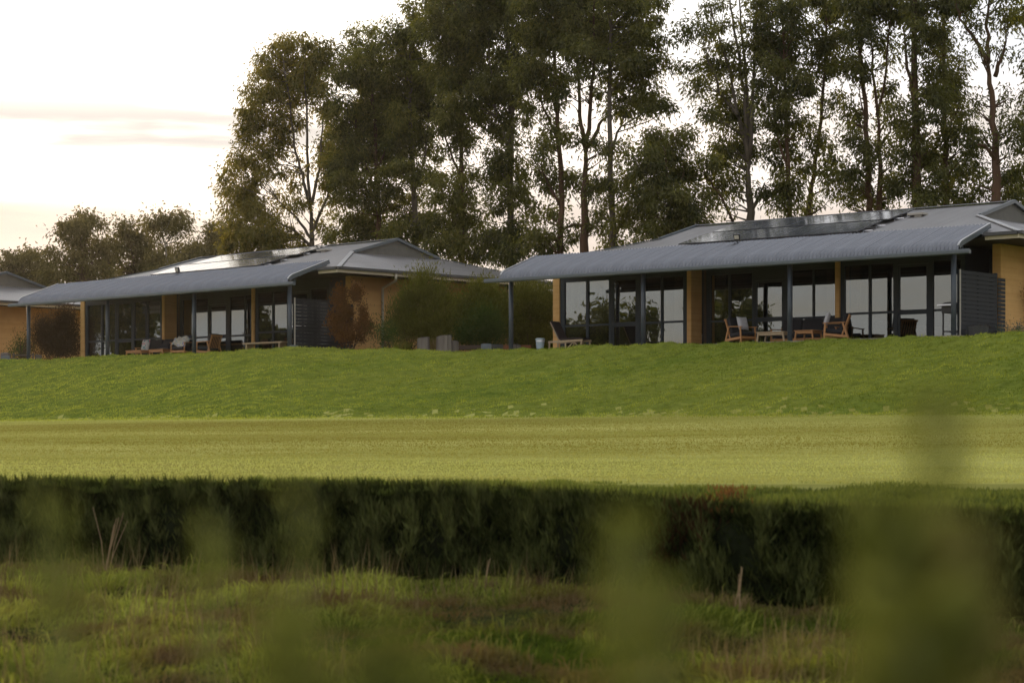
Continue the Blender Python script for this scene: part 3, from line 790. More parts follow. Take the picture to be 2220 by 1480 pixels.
def cushion(mat, w=.23, t=.075):
    n = 12; r_ = []; 
    vs = []; fs = []
    for s in (1, -1):
        for i in range(n + 1):
            for j in range(n + 1):
                u, v = -1 + 2 * i / n, -1 + 2 * j / n; e = (1 - u ** 4) * (1 - v ** 4)
                pin = 1 - .08 * (1 - abs(u) ** 2) * abs(v) ** 6 - .08 * (1 - abs(v) ** 2) * abs(u) ** 6
                vs.append((u * w * (1 - .07 * (1 - v * v)) , s * t * max(e, 0) ** .5, v * w * (1 - .07 * (1 - u * u))))
    q = (n + 1) ** 2
    for s in range(2):
        for i in range(n):
            for j in range(n):
                a = s * q + i * (n + 1) + j; f = (a, a + n + 1, a + n + 2, a + 1); fs.append(f if s else f[::-1])
    m = MB(); m.add(vs, fs); return m.build('cushion', mat, None, smooth=True)

def floral(name, base, spots, scale=9):
    m, t = newmat(name); k = NT(t); c = k.n('ShaderNodeTexCoord'); v = k.n('ShaderNodeTexVoronoi'); k.l(c.outputs['Object'], v.inputs['Vector']); v.inputs['Scale'].default_value = scale
    sp = k.n('ShaderNodeSeparateColor'); k.l(v.outputs['Color'], sp.inputs[0])
    pc = k.ramp(sp.outputs[0], [(i / len(spots), s) for i, s in enumerate(spots)]); pc.node.color_ramp.interpolation = 'CONSTANT'
    f = k.n('ShaderNodeMath', operation='LESS_THAN'); k.l(v.outputs['Distance'], f.inputs[0]); f.inputs[1].default_value = .42
    k.out(k.pbr(k.mix(f.outputs[0], base, pc), .9)); return m
M['floral'] = floral('floral print cloth', (.52, .50, .47), [(.50, .12, .17), (.55, .22, .24), (.52, .50, .47), (.05, .14, .17), (.12, .26, .26)], 9)
M['green_print'] = floral('green print cloth', (.32, .38, .20), [(.14, .26, .08), (.40, .42, .26), (.22, .32, .12)], 14)
M['throw'] = floral('patterned throw cloth', (.42, .38, .30), [(.50, .50, .48), (.10, .12, .35), (.20, .30, .30), (.36, .34, .26)], 11)

# nearest house
L1 = empty('sun_lounger')
for sy in (-1, 1):
    m = MB(); m.bar((-.72, sy * .29, .30), (.68, sy * .29, .34), .035, .07, bev=.005); m.build('side_rail', M['teak_pale'], L1)
    for x in (-.68, -.02, .62):
        m = MB(); m.bar((x, sy * .29, 0), (x, sy * .29, .31), .05, .04, bev=.005, up=(0, 1, 0)); m.build('leg', M['teak_pale'], L1)
    m = MB(); m.bar((-.30, sy * .26, .33), (-.66, sy * .26, 1.0), .03, .05, bev=.005, up=(0, 1, 0)); m.build('back_post', M['teak_pale'], L1)
    m = MB(); m.bar((-.02, sy * .29, .02), (.30, sy * .29, .28), .02, .03); m.build('brace', M['teak_pale'], L1)
    m = MB(); m.bar((.62, sy * .29, .02), (.32, sy * .29, .28), .02, .03); m.build('brace', M['teak_pale'], L1)
m = MB(); m.bar((-.28, 0, .40), (.64, 0, .41), .56, .05, bev=.02); m.build('seat_sling', M['sling'], L1)
m = MB(); m.bar((-.27, 0, .38), (-.63, 0, 1.04), .56, .05, bev=.02, up=(1, 0, .5)); m.build('back_sling', M['sling'], L1)
put(L1, 'A', -15.55, 1.0, a=R(8))
tag(L1, 'pale timber sun lounger with raised dark sling back, beside the pale blue pail', 'sun lounger')
P1 = empty('lidded_pail')
m = MB(); m.tube([(0, 0, 0), (0, 0, .30)], [.125, .15], 20); m.build('body', M['pail'], P1, smooth=False)
m = MB(); m.tube([(0, 0, .30), (0, 0, .36)], [.155, .155], 20); m.build('band', M['steel'], P1)
m = MB(); m.tube([(0, 0, .362), (0, 0, .41), (0, 0, .43)], [.17, .17, .12], 20); m.build('lid', M['pail'], P1)
put(P1, 'A', -16.3, .25); tag(P1, 'pale blue grey lidded pail standing left of the sun lounger', 'pail')

c1 = armchair(); put(c1, 'A', -8.35, 1.0, a=R(78)); tag(c1, 'teak armchair left of the two tables, white cushion on it, on the nearest verandah', 'armchair', 'teak armchairs on the nearest verandah')
c2 = copy_tree(c1); put(c2, 'A', -4.75, 1.0, a=R(-62)); tag(c2, 'teak armchair with slatted back turned to us, right of the tables on the nearest verandah', 'armchair', 'teak armchairs on the nearest verandah')
t1 = table(.52, .30, .38, 'teak_pale'); put(t1, 'A', -7.05, 1.0, a=R(4)); tag(t1, 'low slatted teak table between the white cushioned armchair and the verandah post', 'coffee table', 'teak coffee tables')
t2 = table(.36, .32, .40); put(t2, 'A', -5.85, 1.15, a=R(2)); tag(t2, 'smaller teak table just right of the verandah post, near the slatted armchair', 'coffee table', 'teak coffee tables')
s1 = sofa(1.25); put(s1, 'A', -6.75, 2.6, a=R(0)); tag(s1, 'long charcoal cushioned teak sofa against the glass behind the tables', 'sofa')
q1 = cushion(M['white_cloth'], .23, .08); q1.rotation_euler = (R(-16), 0, wrot('A', R(80))); q1.location = wpt('A', -8.28, .98, .70)
tag(q1, 'white square cushion standing on the left teak armchair', 'cushion', 'white cushions')
q2 = cushion(M['white_cloth'], .23, .08); q2.rotation_euler = (R(-18), 0, wrot('A', R(-60))); q2.location = wpt('A', -4.98, .88, .72)
tag(q2, 'white square cushion leaning in the right slat backed armchair', 'cushion', 'white cushions')
def barbecue():
    B = empty('barbecue')
    m = MB(); m.box(-.38, .38, -.25, .25, .78, 1.0, 0, .02); m.build('fire_box', M['black_metal'], B)
    m = MB(); 
    n = 8; vs = [(x, .25 * math.cos(math.pi * i / n) * -1, 1.003 + .11 * math.sin(math.pi * i / n)) for x in (-.38, .38) for i in range(n + 1)]
    m.add(vs, [(i, i + 1, n + 2 + i, n + 1 + i) for i in range(n)] + [tuple(range(n + 1))[::-1], tuple(range(n + 1, 2 * n + 2))]); m.build('hood', M['black_metal'], B)
    m = MB(); m.box(-.66, -.385, -.24, .24, .99, 1.03); m.box(.385, .66, -.24, .24, .99, 1.03); m.build('side_shelf', M['steel'], B)
    for x in (-.34, .34):
        for y in (-.2, .2):
            m = MB(); m.bar((x, y, 0), (x, y, .78), .04, .04, up=(0, 1, 0)); m.build('leg', M['black_metal'], B)
    m = MB(); m.box(-.34, .34, -.2, .2, .2, .23); m.build('lower_shelf', M['black_metal'], B)
    return B
b1 = barbecue(); put(b1, 'A', -.85, 1.6, a=R(90)); tag(b1, 'black barbecue with bright steel hood behind the end post of the nearest verandah', 'barbecue', 'barbecues at the verandah ends')
b2 = copy_tree(b1); put(b2, 'B', -.75, 1.6, a=R(90)); tag(b2, 'black barbecue with steel hood at the end of the middle house, behind the pale bench', 'barbecue', 'barbecues at the verandah ends')
# planter by the screen
def pot(h=.4, r0=.26, r1=.32, mat='pot_dark'):
    P = empty('planter'); m = MB(); m.tube([(0, 0, 0), (0, 0, h), (0, 0, h), (0, 0, h - .06)], [r0, r1, r1 - .03, r1 - .04], 20); m.build('pot', M[mat], P)
    return P
def tuft(name, mat, n, rad, h, parent, seed, lean=.5, base=(0, 0, 0), wd=.012):
    r = np.random.default_rng(seed); a = r.uniform(0, 6.283, n); q = rad * np.sqrt(r.random(n)) * .5
    P = np.stack([q * np.cos(a), q * np.sin(a), np.zeros(n)], 1) + np.array(base)
    D = np.stack([np.cos(a) * lean * r.random(n), np.sin(a) * lean * r.random(n), np.ones(n)], 1)
    V, Fc, T = leaf_quads(P, D, r.uniform(.5, 1, n) * h, wd, np.clip(r.random(n), 0, 1), .25, r)
    return np_mesh(name, V, Fc, mat, parent, T)
pl = pot(); pl.location = wpt('A', .62, .35, -.12); tuft('foliage', M['shrub_brown'], 60, .5, .22, pl, 5, 1.2, (0.1, 0, .33)); tag(pl, 'dark round planter of small russet leaves in front of the slat screen', 'planter')
sb = MB(); sb.box(-.12, .12, -.12, .12, 0, .30, 0, .01); sb = sb.build('storage_box', M['box_grey']); sb.location = wpt('B', .42, -.15, -.08); sb.rotation_euler = (0, 0, wrot('B', .3)); tag(sb, 'small blue grey box at the foot of the middle house screen', 'box')

# middle house furniture
s2 = sofa(1.55); put(s2, 'B', -10.55, 2.1); tag(s2, 'long charcoal sofa with floral and green cushions on the middle verandah', 'sofa')
t3 = table(.55, .32, .37); put(t3, 'B', -10.6, .85); tag(t3, 'teak coffee table in front of the floral cushion on the middle verandah', 'coffee table', 'teak coffee tables')
t4 = table(.50, .32, .37); put(t4, 'B', -9.2, .95); tag(t4, 'teak coffee table below the green cushion on the middle verandah', 'coffee table', 'teak coffee tables')
c3 = copy_tree(c1); put(c3, 'B', -7.55, .75, a=R(15)); tag(c3, 'armchair under a patterned throw, left of the verandah post of the middle house', 'armchair', 'armchairs on the middle verandah')
c4 = copy_tree(c1); put(c4, 'B', -6.35, 1.1, a=R(-80)); tag(c4, 'empty teak armchair right of the verandah post of the middle house', 'armchair', 'armchairs on the middle verandah')
for mt, x, y, a, lb in ((M['floral'], -11.55, 1.85, 0, 'white cushion with pink flowers at the left end of the long sofa'), (M['green_print'], -8.85, 1.9, .3, 'pale green printed cushion at the right end of the long sofa')):
    q = cushion(mt, .25, .08); q.rotation_euler = (R(-14), 0, wrot('B', a)); q.location = wpt('B', x, y, .64); tag(q, lb, 'cushion', 'printed cushions on the middle verandah')
q = cushion(M['cushion'], .36, .16); q.rotation_euler = (R(-60), 0, wrot('B', .2)); q.location = wpt('B', -10.1, 1.9, .54); tag(q, 'big dark floor cushion lying on the long sofa', 'cushion')
th = MB(); n = 10; vs = []
for i in range(n + 1):
    for j in range(n + 1):
        u, v = i / n, j / n; x = -.36 + .72 * u; yy = -.40 + .55 * v; z = .62 + .10 * math.sin(u * 9 + v * 3) * .4 + .20 * v + .05 * math.sin(v * 14 + u * 5) - (.18 * (1 - v) ** 3)
        vs.append((x, yy, z))
th.add(vs, [(i * (n + 1) + j, (i + 1) * (n + 1) + j, (i + 1) * (n + 1) + j + 1, i * (n + 1) + j + 1) for i in range(n) for j in range(n)])
th = th.build('throw_blanket', M['throw'], smooth=True); sm_ = th.modifiers.new('solid', 'SOLIDIFY'); sm_.thickness = .02
th.location = wpt('B', -7.55, .80, 0); th.rotation_euler = (0, 0, wrot('B', R(15))); tag(th, 'crumpled patterned throw over the dark armchair by the post', 'blanket')
bn = empty('bench')
m = MB(); m.box(-1.2, 1.2, -.2, .2, .42, .48, 0, .008); m.build('seat', M['teak_pale'], bn)
for x in (-1.0, 1.0):
    m = MB(); m.box(x - .04, x + .04, -.17, .17, 0, .418); m.build('leg', M['teak_pale'], bn)
put(bn, 'B', -3.0, 1.3); tag(bn, 'long pale timber bench in front of the right windows of the middle house', 'bench')
bulb = MB(); bulb.tube([(0, 0, 0), (0, 0, .05), (0, 0, .10)], [.02, .045, .015], 10)
m, t = newmat('lit bulb'); k = NT(t); e = k.n('ShaderNodeEmission'); e.inputs[0].default_value = (1, .45, .15, 1); e.inputs[1].default_value = 9; k.out(e.outputs[0]); M['bulb'] = m
lp = empty('pendant_lamp'); bo = bulb.build('bulb', M['bulb'], lp, smooth=True); m = MB(); m.tube([(0, 0, .10), (0, 0, 1.35)], .006, 6); m.build('cord', M['black_metal'], lp)
lp.location = wpt('B', -7.05, 5.0, 1.62); tag(lp, 'small glowing orange lamp seen through the glass of the middle house', 'lamp')

# ------------------------------------------------------------------ things between the houses
def bed_inside(k, x, y, label):
    B = empty('bed'); m = MB(); m.box(-.8, .8, -1.0, 1.0, 0, .30); m.build('base', M['dark_wood'], B)
    m = MB(); m.box(-.78, .78, -.98, .98, .30, .58, 0, .06); m.build('mattress', M['white_cloth'], B)
    for sx in (-.4, .4):
        m = MB(); m.obox((sx, .72, .68), Vector((.32, 0, 0)), Vector((0, .22, .05)), Vector((0, -.02, .08)), 0, .05); m.build('pillow', M['white_cloth'], B)
    put(B, k, x, y, a=R(90)); tag(B, label, 'bed', 'beds behind the verandah windows')
bed_inside('A', -13.0, 4.6, 'white bed behind the left windows of the nearest house')
bed_inside('A', -4.2, 4.8, 'white bed behind the right windows of the nearest house')
def ground_pt(px, Z, dz=0):
    X = (px - 1110) / F * Z; return Vector((X, Z, float(lawn_h(np.array([X]), np.array([Z]))[0]) + dz))
def stump(px, Z, w, h, label, seed, name='tree_stump', grp='cut timber stumps'):
    r = np.random.default_rng(seed); S = empty(name); S.location = ground_pt(px, Z, -.05); n = 22; vs = []; rr = w / 2 * (1 + .10 * r.normal(size=n))
    prof = ((0, 1.08), (h * .3, 1.0), (h * .7, .97), (h, .95))
    m = MB()
    for z, s in prof:
        for k in range(n):
            a = 2 * math.pi * k / n; m.v.append((rr[k] * s * math.cos(a), rr[k] * s * math.sin(a), z + (.03 * math.sin(a + seed) if z == h else 0)))
    for j in range(3):
        for k in range(n): m.f.append((j * n + k, j * n + (k + 1) % n, j * n + n + (k + 1) % n, j * n + n + k)); m.m.append(0)
    m.f.append(tuple(range(3 * n, 4 * n))); m.m.append(0)
    m.build('bark', M['stump_wood'], S)
    c = MB(); c.add([(rr[k] * .90 * math.cos(2 * math.pi * k / n), rr[k] * .90 * math.sin(2 * math.pi * k / n), h + .012 + .03 * math.sin(2 * math.pi * k / n + seed)) for k in range(n)], [tuple(range(n))])
    c.build('cut_face', M['stump_wood'], S)
    tag(S, label, 'stump', grp); return S
stump(918, 77.6, .44, .60, 'left of the two big grey split stumps between the houses', 1)
stump(963, 77.4, .56, .68, 'widest grey stump with a ragged top, right of its twin', 2)
stump(984, 78.0, .30, .52, 'narrow brown stump tucked against the widest grey stump', 3)
stump(1122, 76.6, .28, .34, 'short log end standing just right of the first post of the nearest verandah', 4)
stump(84, 93.2, .30, .44, 'grey upright log right of the far left verandah post', 5)
stump(11, 93.0, .42, .50, 'ragged stump at the far left behind the grey crate', 6)
def block(name, px, Z, sx, sy, sz, mat, label, cat, rz=0, dz=0):
    m = MB(); m.box(-sx / 2, sx / 2, -sy / 2, sy / 2, 0, sz, 0, .012); o = m.build(name, M[mat]); o.location = ground_pt(px, Z, dz - .03); o.rotation_euler = (0, 0, rz); tag(o, label, cat); return o
block('storage_box', 1054, 76.5, .34, .34, .36, 'box_grey', 'pale grey box on the lawn edge in front of the sleepers', 'box', .1)
block('storage_crate', 1077, 77.6, .42, .34, .38, 'pot_dark', 'dark brown crate just right of the pale grey box', 'crate', .1)
block('storage_box', 12, 92.4, .36, .36, .36, 'box_grey', 'blue grey crate at the far left edge of the lawn', 'box', .2)
block('storage_crate', 31, 93.4, .34, .36, .30, 'pot_dark', 'low dark crate left of the far left verandah post', 'crate', .2)
sw = empty('sleeper_edging'); sw.location = ground_pt(1030, 79.0, 0)
for i, (z, x, l, mt) in enumerate(((.02, -.1, 1.9, 'orange_wood'), (.22, .05, 2.0, 'dark_wood'), (.02, 1.5, 1.2, 'dark_wood'), (.22, 1.5, 1.1, 'orange_wood'))):
    m = MB(); m.box(x - l / 2, x + l / 2, -.06, .06, z, z + .17, 0, .01); m.build('sleeper', M[mt], sw)
tag(sw, 'low rust and brown timber sleepers edging the garden behind the grey box', 'garden edging')
rl = empty('low_rail'); rl.location = ground_pt(50, 92.6, 0)
for z in (.12, .34):
    m = MB(); m.box(-.45, .45, -.025, .025, z, z + .05); m.build('rail', M['stump_wood'], rl)
for x in (-.42, .42):
    m = MB(); m.box(x - .03, x + .03, .026, .07, -.1, .45); m.build('post', M['stump_wood'], rl)
tag(rl, 'low two rail timber barrier at the foot of the far left post', 'rail')
# garden beds
def bed(name, pts):
    n = 26; vs = []
    for x, y in pts: vs.append((x, y, float(height(np.array([x]), np.array([y]))[0]) + .06))
    m = MB(); m.add(vs, [tuple(range(len(vs)))]); o = m.build(name, M['mulch']); o['kind'] = 'structure'; return o
bed('garden_bed', [tuple(wpt('B', .3, .5)[:2]), tuple(wpt('B', 2.0, .3)[:2]), (-1.8, 77.9), (1.6, 78.2), (4.0, 84.5), (8, 94), tuple(wpt('B', .1, 12)[:2])])
bed('garden_bed', [tuple(wpt('C', .1, 1.5)[:2]), tuple(wpt('C', 4.0, -.6)[:2]), tuple(wpt('B', XL - 3.6, 1.8)[:2]), tuple(wpt('B', XL - .7, 4.4)[:2]), tuple(wpt('C', .1, 12)[:2])])

# ------------------------------------------------------------------ shrubs
def shrub(px, Z, ellipses, mat, label, seed, dens=900, leaf=(.10, .03), up=.5, group='shrubs between the houses', loose=1.0, stems=7, name='shrub', cat='shrub', grow=None):
    """ellipses: (cx, cy, rx, ry) in photo pixels at distance Z"""
    r = np.random.default_rng(seed); base = ground_pt(px, Z, 0); S = empty(name, base)
    Ps = []; Ds = []
    sm = MB(); cores = []
    for (cx, cy, rx, ry) in ellipses:
        X = (cx - 1110) / F * Z; z = (HOR - cy) / F * Z; a, b = rx / F * Z, ry / F * Z
        nc = max(5, int(22 * a * b)) + 3
        for _ in range(nc):
            d = r.normal(size=3); d /= np.linalg.norm(d); q = r.random() ** .45
            c = np.array([X + d[0] * a * q * .9, Z + d[1] * min(a, 1.2) * q * .9, z + d[2] * b * q * .9]); cores.append(c)
            k = max(20, int(8.5 * dens * a * b / nc)); s = (.13 + .16 * r.random()) * loose
            p = c + r.normal(size=(k, 3)) * np.array([s, s, s * 1.25]); Ps.append(p)
            out = p - np.array([X, Z, z - b * .8]); Ds.append(unit(out) * .6 + unit(r.normal(size=(k, 3))) * .5 + np.array([0, 0, up]))
    P = np.concatenate(Ps) - np.array(base); D = np.concatenate(Ds); k = P[:, 2] > -.02; P, D = P[k], D[k]; n = len(P)
    tone = np.clip(.15 + .6 * r.random(n) * (.4 + .8 * vnoise(P[:, 0] * 1.4 + 50, P[:, 2] * 1.4 + 50, seed, 2)) + .1, 0, 1)
    V, Fc, T = leaf_quads(P, D, r.uniform(.6, 1.3, n) * leaf[0], leaf[1], tone, .05, r)
    np_mesh('foliage', V, Fc, mat, S, T)
    for i in range(stems):
        c = Vector(cores[r.integers(len(cores))]) - base; b0 = Vector((r.normal() * .12, r.normal() * .12, -.1)); md = b0 * .4 + c * .5 + Vector((0, 0, .12))
        sm.tube([b0, md, c], [.022, .015, .006], 5)
    sm.build('stem', M['bark_brown'], S); tag(S, label, cat, group); return S
shrub(762, 79.9, [(738, 650, 13, 34), (772, 632, 14, 28), (745, 695, 24, 36), (785, 690, 15, 30), (760, 728, 32, 22), (800, 715, 8, 20), (725, 700, 10, 28)], M['shrub_red'], 'upright russet shrub against the end wall of the middle house', 41, 1200, (.095, .04), .8, loose=.5)
shrub(890, 80.3, [(905, 645, 28, 36), (875, 680, 20, 40), (945, 650, 30, 30), (915, 700, 42, 34), (858, 715, 12, 20), (960, 700, 30, 34), (926, 606, 8, 20), (955, 735, 40, 12), (895, 618, 8, 14)], M['shrub_green'], 'largest wispy olive shrub right of the cream downpipe', 42, 1500, (.17, .030), .55)
shrub(1040, 81.8, [(1020, 660, 40, 40), (1060, 655, 40, 34), (1040, 710, 48, 36), (1000, 700, 34, 40), (1085, 690, 32, 45)], M['shrub_green'], 'dense wispy shrub in the middle of the gap between the houses', 43, 1500, (.15, .030), .5)
shrub(1045, 80.0, [(1010, 725, 36, 24), (1065, 715, 42, 28), (1050, 690, 34, 20)], M['shrub_deep'], 'low deep green bush above the timber sleepers', 44, 1400, (.09, .028), .5)
shrub(1160, 82.5, [(1150, 660, 38, 38), (1190, 665, 32, 42), (1165, 715, 48, 36), (1135, 640, 18, 22)], M['shrub_green'], 'olive shrub behind the far post of the nearest verandah', 45, 1500, (.14, .030), .5)
shrub(1165, 87.0, [(1130, 690, 50, 50), (1185, 700, 50, 55), (1160, 740, 60, 40), (1215, 720, 30, 50)], M['shrub_deep'], 'dark shrub mass behind the olive one, under the far eave', 51, 900, (.16, .06), .5)
shrub(850, 79.0, [(835, 722, 14, 20), (848, 738, 16, 14)], M['shrub_deep'], 'small dark leafed bush at the base of the downpipe', 46, 1300, (.09, .03), .6)
shrub(120, 95.5, [(110, 710, 34, 30), (145, 700, 26, 34), (120, 745, 48, 30), (150, 745, 30, 30), (96, 735, 22, 30)], M['shrub_brown'], 'dark brown bushy shrub left of the middle house', 47, 1500, (.09, .03), .6, 'shrubs by the left house')
shrub(45, 96.0, [(48, 762, 18, 14), (56, 745, 8, 14), (34, 772, 18, 8)], M['shrub_deep'], 'small green bush left of the far left verandah post', 48, 1300, (.09, .03), .8, 'shrubs by the left house')
shrub(2190, 66.5, [(2180, 727, 18, 8), (2205, 723, 20, 9), (2240, 722, 24, 12)], M['bluegrey_leaf'], 'blue grey ground cover along the foot of the near end wall', 49, 1800, (.05, .03), .5, 'low planting by the near wall', stems=3, loose=.6)
shrub(2240, 68.0, [(2226, 636, 12, 8), (2240, 655, 16, 14)], M['shrub_red'], 'russet twiggy shrub poking in at the right edge by the near wall', 50, 700, (.07, .02), .3, 'low planting by the near wall', stems=5, loose=.5)
for i, (px, Z, h, mt, lb) in enumerate(((872, 78.4, .8, 'shrub_green', 'straw green grass tuft left of the two big stumps'), (942, 77.8, .95, 'dry_blade', 'pale dry grass tuft between the two big stumps'))):
    S = empty('grass_tuft', ground_pt(px, Z)); tuft('blades', M[mt], 260, .5, h, S, 60 + i, .55); tag(S, lb, 'grass tuft', 'grass tufts by the stumps')
# bare twigs on the left bush
tw = empty('bare_twigs', ground_pt(50, 95.2)); m = MB(); r = np.random.default_rng(5)
for i in range(14):
    a = r.uniform(-.6, .6); p0 = Vector((r.normal() * .1, 0, 0)); p1 = p0 + Vector((a * .5, r.normal() * .1, .8 + r.random() * .3)); p2 = p1 + Vector((a * .5 + r.normal() * .15, 0, .35 + .3 * r.random())); m.tube([p0, p1, p2], [.012, .008, .003], 4)
m.build('twigs', M['bark_brown'], tw); tag(tw, 'bare twiggy plant against the yellow wall at far left', 'plant')

# ------------------------------------------------------------------ trees
def px3(px, py, Z): return Vector(((px - 1110) / F * Z, Z, (HOR - py) / F * Z))
def tree(base_px, Z, trunks, blobs, mat, bark, label, seed, group, leaf=(.22, .085), dens=2900, r0=.2, name='gum_tree', depth=1.4, clump=.54, grow=1.2):
    """trunks: list of [(px,py),...] polylines, the first from the ground; blobs: (cx, cy, rx, ry[, density])"""
    r = np.random.default_rng(seed); rr_ = random.Random(seed)
    X = (base_px - 1110) / F * Z; gz = float(height(np.array([X]), np.array([Z]))[0]); base = Vector((X, Z, gz - .1)); T_ = empty(name, base)
    tm = MB(); stems = []
    for i, pl_ in enumerate(trunks):
        pts = [px3(a, b, Z) for a, b in pl_]
        yo = 0 if i == 0 else r.normal() * .5
        if i == 0: pts = [Vector((pts[0].x + (pts[0].x - pts[min(1, len(pts) - 1)].x) * .15, Z, gz - .2))] + pts
        sub = []
        for a, b in zip(pts[:-1], pts[1:]):
            for q in range(4):
                t = q / 4; sub.append(a.lerp(b, t) + Vector((rr_.gauss(0, .03), rr_.gauss(0, .05), 0)))
        sub.append(pts[-1])
        for j, p in enumerate(sub): p.y += yo * j / len(sub)
        n = len(sub); ra = r0 * (.8 if i == 0 else .32); 
        rad = [ra * (1 - .72 * j / (n - 1)) for j in range(n)]
        if i == 0: rad[0] *= 1.35
        tm.tube([p - base for p in sub], rad, 9); stems += [(p, q) for p, q in zip(sub, rad)]
    Ps, Ds, Ts = [], [], []; bm_ = MB()
    for bi, bl in enumerate(blobs):
        cx, cy, rx, ry = bl[0], bl[1], bl[2] * grow, bl[3] * grow; dn = bl[4] if len(bl) > 4 else 1.
        a, b = rx / F * Z, ry / F * Z; c0 = px3(cx, cy, Z); c0.y += r.uniform(-1, 1) * depth
        nc = max(8, int(a * b * 22 * dn ** .6)); tb = r.uniform(-.12, .12)
        ref = np.array(c0)
        for _ in range(nc):
            d = r.normal(size=3); d /= np.linalg.norm(d); q = r.random() ** .45 * 1.16
            c = ref + d * q * np.array([a, min(a, 1.6), b]); 
            k = int(dens * dn * a * b / nc * r.uniform(.45, 1.5)) + 4; s = clump * r.uniform(.4, 1.1)
            p = c + r.normal(size=(k, 3)) * np.array([s, s, s * .8]) * .55; Ps.append(p)
            dd = unit(p - c) * .6 + r.normal(size=(k, 3)) * .35 + np.array([0, 0, -.75]); Ds.append(dd)
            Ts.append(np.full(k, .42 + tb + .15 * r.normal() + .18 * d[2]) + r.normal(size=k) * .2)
            if r.random() < (.22 if dn >= 1 else .4):
                cand = [(p_, q_) for p_, q_ in stems if p_.z < c[2] + .2] or stems[:3]
                cv = Vector(c); p_, q_ = min(cand, key=lambda u: (u[0] - cv).length + .9 * max(0, u[0].z - cv.z + .8)); md = p_.lerp(cv, .5) + Vector((rr_.gauss(0, .12), rr_.gauss(0, .12), -.12 + rr_.gauss(0, .1)))
                bm_.tube([p_ - base, md - base, cv - base], [max(.012, min(q_ * .5, .05)), .02, .006], 4, cap=False)
    P = np.concatenate(Ps) - np.array(base); D = np.concatenate(Ds); n = len(P); tone = np.clip(np.concatenate(Ts), 0, 1)
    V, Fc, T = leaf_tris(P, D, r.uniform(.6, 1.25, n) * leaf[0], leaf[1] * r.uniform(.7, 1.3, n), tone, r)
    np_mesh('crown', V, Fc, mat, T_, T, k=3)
    tm.build('trunk', bark, T_, smooth=True); bm_.build('branches', bark, T_, kind='stuff')
    tag(T_, label, 'tree', group); return T_
G1 = 'tall gum trees behind the houses'
g, gd, go, bg_, bb, bp = M['gum'], M['gum_dark'], M['gum_olive'], M['bark_grey'], M['bark_brown'], M['bark_pale']
tree(676, 106, [[(676, 540), (672, 440)], [(672, 445), (655, 380), (640, 320), (625, 200), (612, 120)], [(673, 445), (668, 330), (664, 200), (662, 130)], [(675, 445), (695, 340), (702, 220)], [(675, 520), (640, 470), (600, 430)], [(678, 500), (710, 430), (722, 350)], [(676, 535), (640, 500), (600, 480)]],
     [(600, 130, 36, 42), (655, 118, 42, 36), (702, 125, 22, 30), (578, 200, 40, 55), (640, 180, 44, 40), (690, 190, 34, 45, .8), (556, 280, 28, 50), (600, 275, 28, 45, .8), (535, 370, 34, 55), (590, 350, 28, 40, .8), (528, 440, 34, 45), (505, 400, 14, 30), (548, 500, 46, 45), (600, 470, 34, 45, .5), (508, 500, 22, 36), (650, 360, 22, 45, .35), (712, 300, 22, 60, .9), (708, 400, 22, 50, .9), (640, 260, 26, 36, .45), (590, 530, 60, 28, .9), (520, 545, 30, 20), (700, 470, 20, 40, .3), (650, 450, 24, 36, .3), (625, 92, 12, 14, .7)],
     go, bg_, 'leftmost tall gum, golden edged, with pale sky showing through its fan of stems', 101, G1, grow=1.12, r0=.27)
tree(822, 104, [[(822, 535), (818, 400), (812, 260), (800, 120)], [(818, 420), (780, 330), (765, 220)], [(818, 380), (845, 280), (850, 180)]],
     [(790, 110, 40, 45), (762, 170, 34, 45), (815, 170, 44, 50), (750, 260, 38, 50), (800, 260, 48, 50), (845, 240, 34, 50), (735, 340, 26, 45), (785, 340, 44, 45), (835, 330, 34, 45), (760, 420, 36, 40, .85), (810, 420, 36, 40, .8), (755, 490, 38, 36, .9), (805, 490, 36, 36), (840, 420, 24, 35, .7), (730, 520, 22, 18, .6), (850, 530, 22, 20, .8)],
     g, bb, 'tall dense gum second from the left, rounded top', 102, G1, r0=.2)
tree(900, 103, [[(902, 530), (896, 400), (890, 260), (892, 90)], [(897, 420), (925, 320), (930, 200)]],
     [(880, 70, 40, 36, .9), (905, 60, 26, 22, .6), (870, 130, 44, 45), (920, 140, 42, 50), (880, 210, 46, 45), (930, 220, 34, 45), (905, 290, 48, 40), (865, 290, 26, 40), (885, 370, 40, 36, .9), (930, 370, 26, 30, .6), (885, 450, 34, 34, .9), (920, 480, 26, 30, .7), (870, 510, 30, 22), (925, 510, 26, 20, .9)],
     g, bg_, 'gum with a straight grey trunk rising over the gable of the middle house', 103, G1, r0=.24)
tree(1000, 100, [[(1000, 560), (1003, 430), (1000, 250), (990, 60), (985, -60)], [(1001, 400), (965, 300), (955, 180)]],
     [(965, 0, 44, 50), (1015, 0, 46, 50), (955, 80, 38, 50), (1005, 80, 46, 50), (960, 150, 34, 40), (1000, 170, 44, 50), (975, 240, 40, 40), (1020, 240, 32, 40), (1005, 310, 34, 30, .6), (970, 420, 38, 34), (1010, 400, 30, 30, .8), (985, 480, 44, 34), (1030, 480, 26, 36, .8), (955, 530, 30, 26), (1010, 540, 36, 26)],
     g, bb, 'very tall gum just right of the middle house gable, dense to the roofline', 104, G1, r0=.2)
